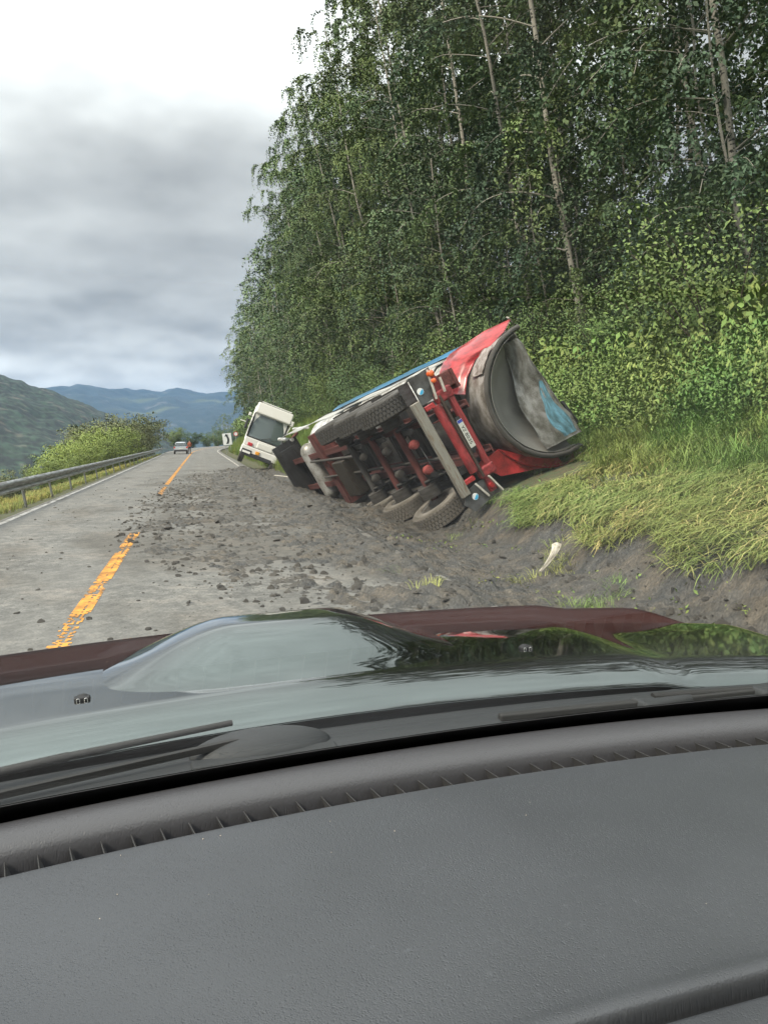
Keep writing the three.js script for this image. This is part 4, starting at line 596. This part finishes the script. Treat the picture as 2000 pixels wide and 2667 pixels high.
{
  const r = rng(9), lab = 'tall birch with drooping twigs and pale trunk in the roadside wood', grp = 'birches of the roadside wood';
  // front rank leaning out over the bank, second rank behind
  let i = 0;
  for (let z = -15; z > -78; z -= 2.9, i++) { const x = 12.0 + 1.4 * Math.sin(i * 1.9) + 0.5 * r(); plant('birch_tree', near[i % 6], greens[(i * 3 + (r() < 0.4)) % 4], x, z - r() * 1.5, 0.95 + 0.2 * r(), 0.13 + 0.10 * r(), r() * 6.28, lab, 'tree', grp); }
  for (let z = -11; z > -80; z -= 4.2, i++) { const x = 15.4 + 1.8 * Math.sin(i * 2.3) + r(); plant('birch_tree', i % 3 ? mid[i % 3] : near[(i * 5) % 6], greens[(i * 5 + 2) % 4], x, z - r() * 2, 0.95 + 0.2 * r(), 0.06 + 0.12 * r(), r() * 6.28, lab, 'tree', grp); }
  for (let z = -16; z > -80; z -= 6, i++) { const x = 20 + 2.5 * Math.sin(i * 1.3); plant('birch_tree', mid[i % 3], greens[(i * 3 + 1) % 4], x, z - r() * 3, 0.9 + 0.2 * r(), 0.02 + 0.1 * r(), r() * 6.28, lab, 'tree', grp); }
  const lab2 = 'distant leafy birch in the tree wall beside the far road', grp2 = 'distant trees of the roadside wood';
  for (let z = -80; z > -235; z -= 4.2, i++) { const x = roadX(z) + lerp(12.2, 9.6, sstep(-95, -190, z)) + 1.6 * Math.sin(i * 1.9) + r(); plant('birch_tree', far[i % 4], greens[(i * 3) % 4], x, z, 0.95 + 0.2 * r(), 0.10 + 0.06 * r(), r() * 6.28, lab2, 'tree', grp2); if (i % 2) plant('birch_tree', far[(i + 2) % 4], greens[(i * 3 + 2) % 4], x + 6, z - 2, 0.95 + 0.2 * r(), 0.05 + 0.08 * r(), r() * 6.28, lab2, 'tree', grp2); }
  [[2.2, -266, 0.3], [3.8, -263, 0.38], [5.4, -266, 0.46], [7.0, -262, 0.54], [8.6, -266, 0.62]].forEach(([x, z, s], q) => plant('birch_tree', far[q % 4], greens[q % 4], x, z, s, 0, q * 1.7, 'distant birch standing on the outside of the far bend', 'tree', 'birches outside the far bend', -0.4));
  // young trees filling the wood's edge
  for (let z = -14; z > -80; z -= 2.3, i++) { const x = lerp(11.4, 9.2, sstep(-14, -40, z)) + 2.6 * r(); plant('young_tree', young[i % 3], greens[(i * 3 + 1) % 4], x, z - r(), 0.7 + 0.5 * r(), 0.1 + 0.12 * r(), r() * 6.28, 'young leafy tree filling the edge of the wood', 'tree', 'young trees at the edge of the wood'); }
  // shrubs under the trees
  const sh = []; for (let k = 0; k < 5; k++) sh.push(bush(700 + k * 3, 2.3 + 0.4 * (k % 3), 1.5, 3600, 0.064));
  const shF = []; for (let k = 0; k < 2; k++) shF.push(bush(760 + k * 3, 3.0, 1.9, 1300, 0.16));
  const sm = [[0.095, 0.155, 0.055], [0.074, 0.13, 0.056], [0.12, 0.178, 0.056]].map(c => leafMat(c)), slab = 'green leafy shrub growing under the birches on the bank', sg = 'shrubs on the wooded bank';
  let k = 0;
  for (let z = -11; z > -74; z -= 1.75, k++) { const x = lerp(9.6, 7.6, sstep(-14, -40, z)) + 2.4 * r(); plant('shrub', sh[k % 5], sm[(k * 2 + (r() < 0.5)) % 3], x, z - r(), 0.7 + 0.55 * r(), 0.08 * r(), r() * 6.28, slab, 'shrub', sg, undefined, twigM); }
  for (let z = -8; z > -60; z -= 2.2, k++) { const x = 11.5 + 3.5 * r(); plant('shrub', sh[(k * 3) % 5], sm[(k + 1) % 3], x, z - r() * 2, 0.8 + 0.5 * r(), 0.05 * r(), r() * 6.28, slab, 'shrub', sg, undefined, twigM); }
  for (let z = -76; z > -225; z -= 3.6, k++) { const x = roadX(z) + 6.6 + 1.2 * r(); plant('shrub', shF[k % 2], sm[k % 3], x, z, 0.7 + 0.5 * r(), 0, r() * 6.28, 'low bright shrub along the foot of the distant tree wall', 'shrub', 'distant roadside shrubs', undefined, twigM); }
  // valley side: willow bushes behind the guardrail, taller dark trees further off
  const wl = leafMat([0.19, 0.25, 0.06]), wl2 = leafMat([0.16, 0.215, 0.055]), dk = leafMat([0.115, 0.135, 0.06]);
  const big = [bush(801, 4.4, 2.8, 9000, 0.12, 20), bush(805, 4.8, 3.0, 9000, 0.125, 20)];
  [[-7.6, -46, 0.45], [-7.8, -52, 0.55], [-7.9, -57, 0.64], [-8.0, -63, 0.74], [-8.2, -69, 0.84], [-8.3, -76, 0.92], [-8.6, -84, 0.98], [-10.5, -66, 0.8], [-11, -78, 0.95], [-7.4, -40, 0.35]].forEach(([x, z, s], q) => plant('willow_bush', big[q % 2], q % 3 ? wl : wl2, x, z, s, 0, q * 1.7, 'bright green willow bush growing behind the guardrail', 'bush', 'willow bushes behind the guardrail', undefined, twigM));
  [[-9.8, -98, 0.8], [-9.0, -106, 0.86], [-8.6, -116, 0.8], [-12.5, -92, 0.8], [-13, -104, 0.9], [-10.5, -124, 0.8]].forEach(([x, z, s], q) => plant('roadside_tree', big[q % 2], dk, x, z, s * 1.75, 0, q * 2.1, 'olive brown tree behind the bright willow bushes', 'tree', 'olive trees behind the willows', undefined, twigM));
  [[-19, -74, 0.62], [-22, -80, 0.68], [-17, -78, 0.52], [-25, -86, 0.75], [-13.5, -82, 0.55], [-14.5, -90, 0.62], [-29, -95, 0.9]].forEach(([x, z, s], q) => plant('valley_tree', big[(q + 1) % 2], q < 4 ? dk : greens[2], x, z, s * 1.7, 0, q * 1.3, 'dark round tree growing down the slope below the guardrail', 'tree', 'trees on the slope below the guardrail', undefined, twigM));
  [[8, -278, 1.5], [2, -272, 1.1], [-3, -272, 1.3], [-8, -266, 1.5], [14, -282, 1.6], [5, -272, 1.0]].forEach(([x, z, s], q) => plant('roadside_bush', big[q % 2], greens[q % 4], x, z, s, 0, q, 'rounded bush closing off the end of the road', 'bush', 'bushes at the end of the road', -0.8, twigM));
}

// ---------- grass and weeds ----------
function tuft(seed, n, h, lay, w, spread) {                       // n bent blades of two segments
  const r = rng(seed), P = [], C = [];
  for (let i = 0; i < n; i++) {
    const x = (r() - 0.5) * spread, z = (r() - 0.5) * spread, a = lay > 0.5 ? (r() - 0.5) * 1.3 : r() * 6.28, L = h * (0.6 + 0.6 * r()), ca = Math.cos(a), sa = Math.sin(a), l = lay * (0.75 + 0.4 * r());
    const px = -sa * w * (0.7 + 0.6 * r()), pz = ca * w * (0.7 + 0.6 * r());
    const m = [x + ca * L * 0.42 * l, L * 0.5 * (1 - 0.55 * l), z + sa * L * 0.42 * l], m2 = [x + ca * L * 0.75 * l, L * 0.85 * (1 - 0.72 * l), z + sa * L * 0.75 * l], e = [x + ca * L * 1.05 * l, L * (1 - 0.93 * l), z + sa * L * 1.05 * l];
    const A = [x - px, -0.03, z - pz], B = [x + px, -0.03, z + pz], Cc = [m[0] - px * 0.8, m[1], m[2] - pz * 0.8], Dd = [m[0] + px * 0.8, m[1], m[2] + pz * 0.8], E = [m2[0] - px * 0.5, m2[1], m2[2] - pz * 0.5], F = [m2[0] + px * 0.5, m2[1], m2[2] + pz * 0.5];
    P.push(...A, ...B, ...Cc, ...B, ...Dd, ...Cc, ...Cc, ...Dd, ...E, ...Dd, ...F, ...E, ...E, ...F, ...e); const g = 0.75 + 0.5 * r(), y = r() < 0.25 ? 1.35 : 1; for (let k = 0; k < 15; k++) C.push(g * y, g, g * (y > 1 ? 1.25 : 0.9));
  }
  const g = new THREE.BufferGeometry(); g.setAttribute('position', new THREE.Float32BufferAttribute(P, 3)); g.setAttribute('color', new THREE.Float32BufferAttribute(C, 3)); g.computeVertexNormals(); return g;
}
function weed(seed, n, h, size) { const r = rng(seed), L = new Leaves(); for (let s = 0; s < 4; s++) { const a = r() * 6.28, l = 0.05 + 0.22 * r(); for (let i = 0; i < n; i++) { const q = 0.15 + 0.85 * (i + r()) / n; L.leaf(Math.cos(a) * l * q * 2 + (r() - 0.5) * 0.05, h * q * (0.7 + 0.3 * r()), Math.sin(a) * l * q * 2 + (r() - 0.5) * 0.05, size * (1.1 - 0.4 * q), r, 0.1, 1, 1.7); } } return L.geo(); }
function scatter(name, label, geo, m, N, seed, place, tint) {
  const r = rng(seed), list = []; let tries = 0; while (list.length < N && tries++ < N * 12) { const p = place(r); if (p) list.push(p); }
  const im = new THREE.InstancedMesh(geo, m, list.length), q = new THREE.Quaternion(), e = new THREE.Euler(), c = new THREE.Color();
  list.forEach((p, i) => { im.setMatrixAt(i, M4.compose(V(p[0], p[1], p[2]), q.setFromEuler(e.set(p[5] || 0, p[4], p[6] || 0)), V(p[3], p[3] * (0.8 + 0.4 * r()), p[3]))); im.setColorAt(i, c.setRGB(...tint(p, r))); });
  im.name = numbered(name); im.userData = { kind: 'stuff', label, category: 'grass' }; im.castShadow = im.receiveShadow = true; scene.add(im);
}
const scar = (x, z) => sstep(0.1, 0.35, fbm(x * 0.9, z * 0.45, 31, 3) + 0.55 * Math.exp(-((x - 6.3) ** 2) / 0.25 - ((z + 11) ** 2) / 6) - 0.1);
const inTank = (x, z) => (z < -12.4 && z > -26 && x > 2.4 && x < 6.3 - 0.12 * (-12.4 - z)) || (z < -11.9 && z > -13.4 && x > 5.5 && x < 6.9);
const gm = leafMat([0.25, 0.265, 0.085]), gm2 = leafMat([0.19, 0.225, 0.06]);
const grassTint = (p, r) => { const f = fbm(p[0] * 0.5, p[2] * 0.5, 3, 3), y = clamp(0.45 + 1.6 * f); const b = 0.8 + 0.4 * r(); return [b * lerp(0.62, 1.12, y), b * lerp(0.95, 1.1, y), b * lerp(0.8, 1.1, y)]; };
scatter('flattened_grass', 'flattened yellow green grass lying on the near bank', tuft(1, 14, 0.27, 1.15, 0.006, 0.24), gm, 19000, 41, r => { const z = -2.5 - 16 * Math.pow(r(), 1.1), x = 5.0 + 3.2 * r() + 0.12 * Math.sin(z * 3) + 0.1 * fbm(1, z * 1.2, 1, 2); if (inTank(x, z) || r() < scar(x, z) * 0.93) return; const fl = 2.6 * fbm(x * 0.35, z * 0.35, 8, 2); return [x, land(x, z), z, 0.7 + 0.6 * r(), Math.PI * (r() < 0.55 ? 1 : 0) + fl + (r() - 0.5) * 2.4, (r() - 0.5) * 0.3, (r() - 0.5) * 0.3]; }, grassTint);
scatter('tall_grass', 'tall green meadow grass on the slope below the shrubs', tuft(2, 14, 0.5, 0.7, 0.0065, 0.24), gm2, 15000, 42, r => { const z = -4 - 24 * Math.pow(r(), 1.1), x = 6.3 + 4.2 * r(); if (inTank(x, z) || r() > sstep(6.0, 7.6, x) || r() < 0.6 * sstep(9, 10.5, x)) return; return [x, land(x, z), z, 0.6 + 0.6 * r(), r() * 6.28, (r() - 0.5) * 0.5, (r() - 0.5) * 0.5]; }, grassTint);
scatter('bank_grass', 'green grass on the bank further along the road', tuft(3, 20, 0.6, 0.35, 0.006, 0.4), gm2, 13000, 43, r => { const z = -27 - 190 * Math.pow(r(), 1.6), u = 4.3 + 6 * r(), x = roadX(z) + u; if (z > -28 && u < 6.5) return; return [x, land(x, z), z, 0.8 + 0.9 * r(), r() * 6.28, 0, 0]; }, grassTint);
scatter('verge_grass', 'dry yellow green grass strip under the guardrail', tuft(4, 18, 0.22, 0.5, 0.005, 0.35), gm, 9000, 44, r => { const z = 2 - 125 * Math.pow(r(), 1.3), x = roadX(z) + roadL(z) - 0.55 - 4.5 * Math.pow(r(), 1.4); return [x, land(x, z), z, 0.6 + 0.7 * r(), r() * 6.28, 0, 0]; }, (p, r) => { const b = 0.85 + 0.4 * r(), y = clamp(0.5 + 1.5 * fbm(p[0], p[2] * 0.3, 6, 2)); return [b * lerp(0.62, 1.1, y), b * lerp(0.85, 1.0, y), b * 0.75]; });
scatter('mud_tufts', 'sparse torn grass tufts in the churned soil', tuft(5, 12, 0.22, 0.9, 0.003, 0.2), gm, 320, 45, r => { const z = -4 - 9 * r(), x = 2.2 + 3.0 * r(); if (fbm(x * 0.8, z * 0.8, 12, 2) < 0.12 || (z < -9 && x < 4.2)) return; return [x, mudTop(x, z), z, 0.5 + 0.6 * r(), r() * 6.28, 0, 0]; }, grassTint);
scatter('slope_weeds', 'yellow green broad leaved weeds and ferns covering the slope', weed(6, 18, 0.72, 0.052), leafMat([0.155, 0.20, 0.06]), 8000, 46, r => { const z = -5 - 26 * Math.pow(r(), 1.15), x = 7.4 + 6.0 * r(); if (r() > sstep(7, 8.6, x)) return; return [x, land(x, z), z, 0.6 + 0.8 * r(), r() * 6.28, (r() - 0.5) * 0.4, (r() - 0.5) * 0.4]; }, grassTint);
scatter('forest_undergrowth', 'dark green undergrowth on the forest floor', weed(7, 10, 0.9, 0.12), leafMat([0.155, 0.20, 0.06]), 7000, 47, r => { const z = -6 - 75 * Math.pow(r(), 1.1), x = 9.5 + 16 * Math.pow(r(), 1.2); return [x, land(x, z), z, 0.7 + 0.9 * r(), r() * 6.28, 0, 0]; }, grassTint);
scatter('dock_leaves', 'small broad green leaves fallen on grass and mud', weed(8, 2, 0.06, 0.045), gm2, 130, 48, r => { const z = -4 - 9 * r(), x = 3.2 + 3.8 * r(); return [x, Math.max(mudTop(Math.min(x, 5.2), z), land(x, z)), z, 0.4 + 0.5 * r(), r() * 6.28, 0, 0]; }, grassTint);

renderer.render(scene, camera);
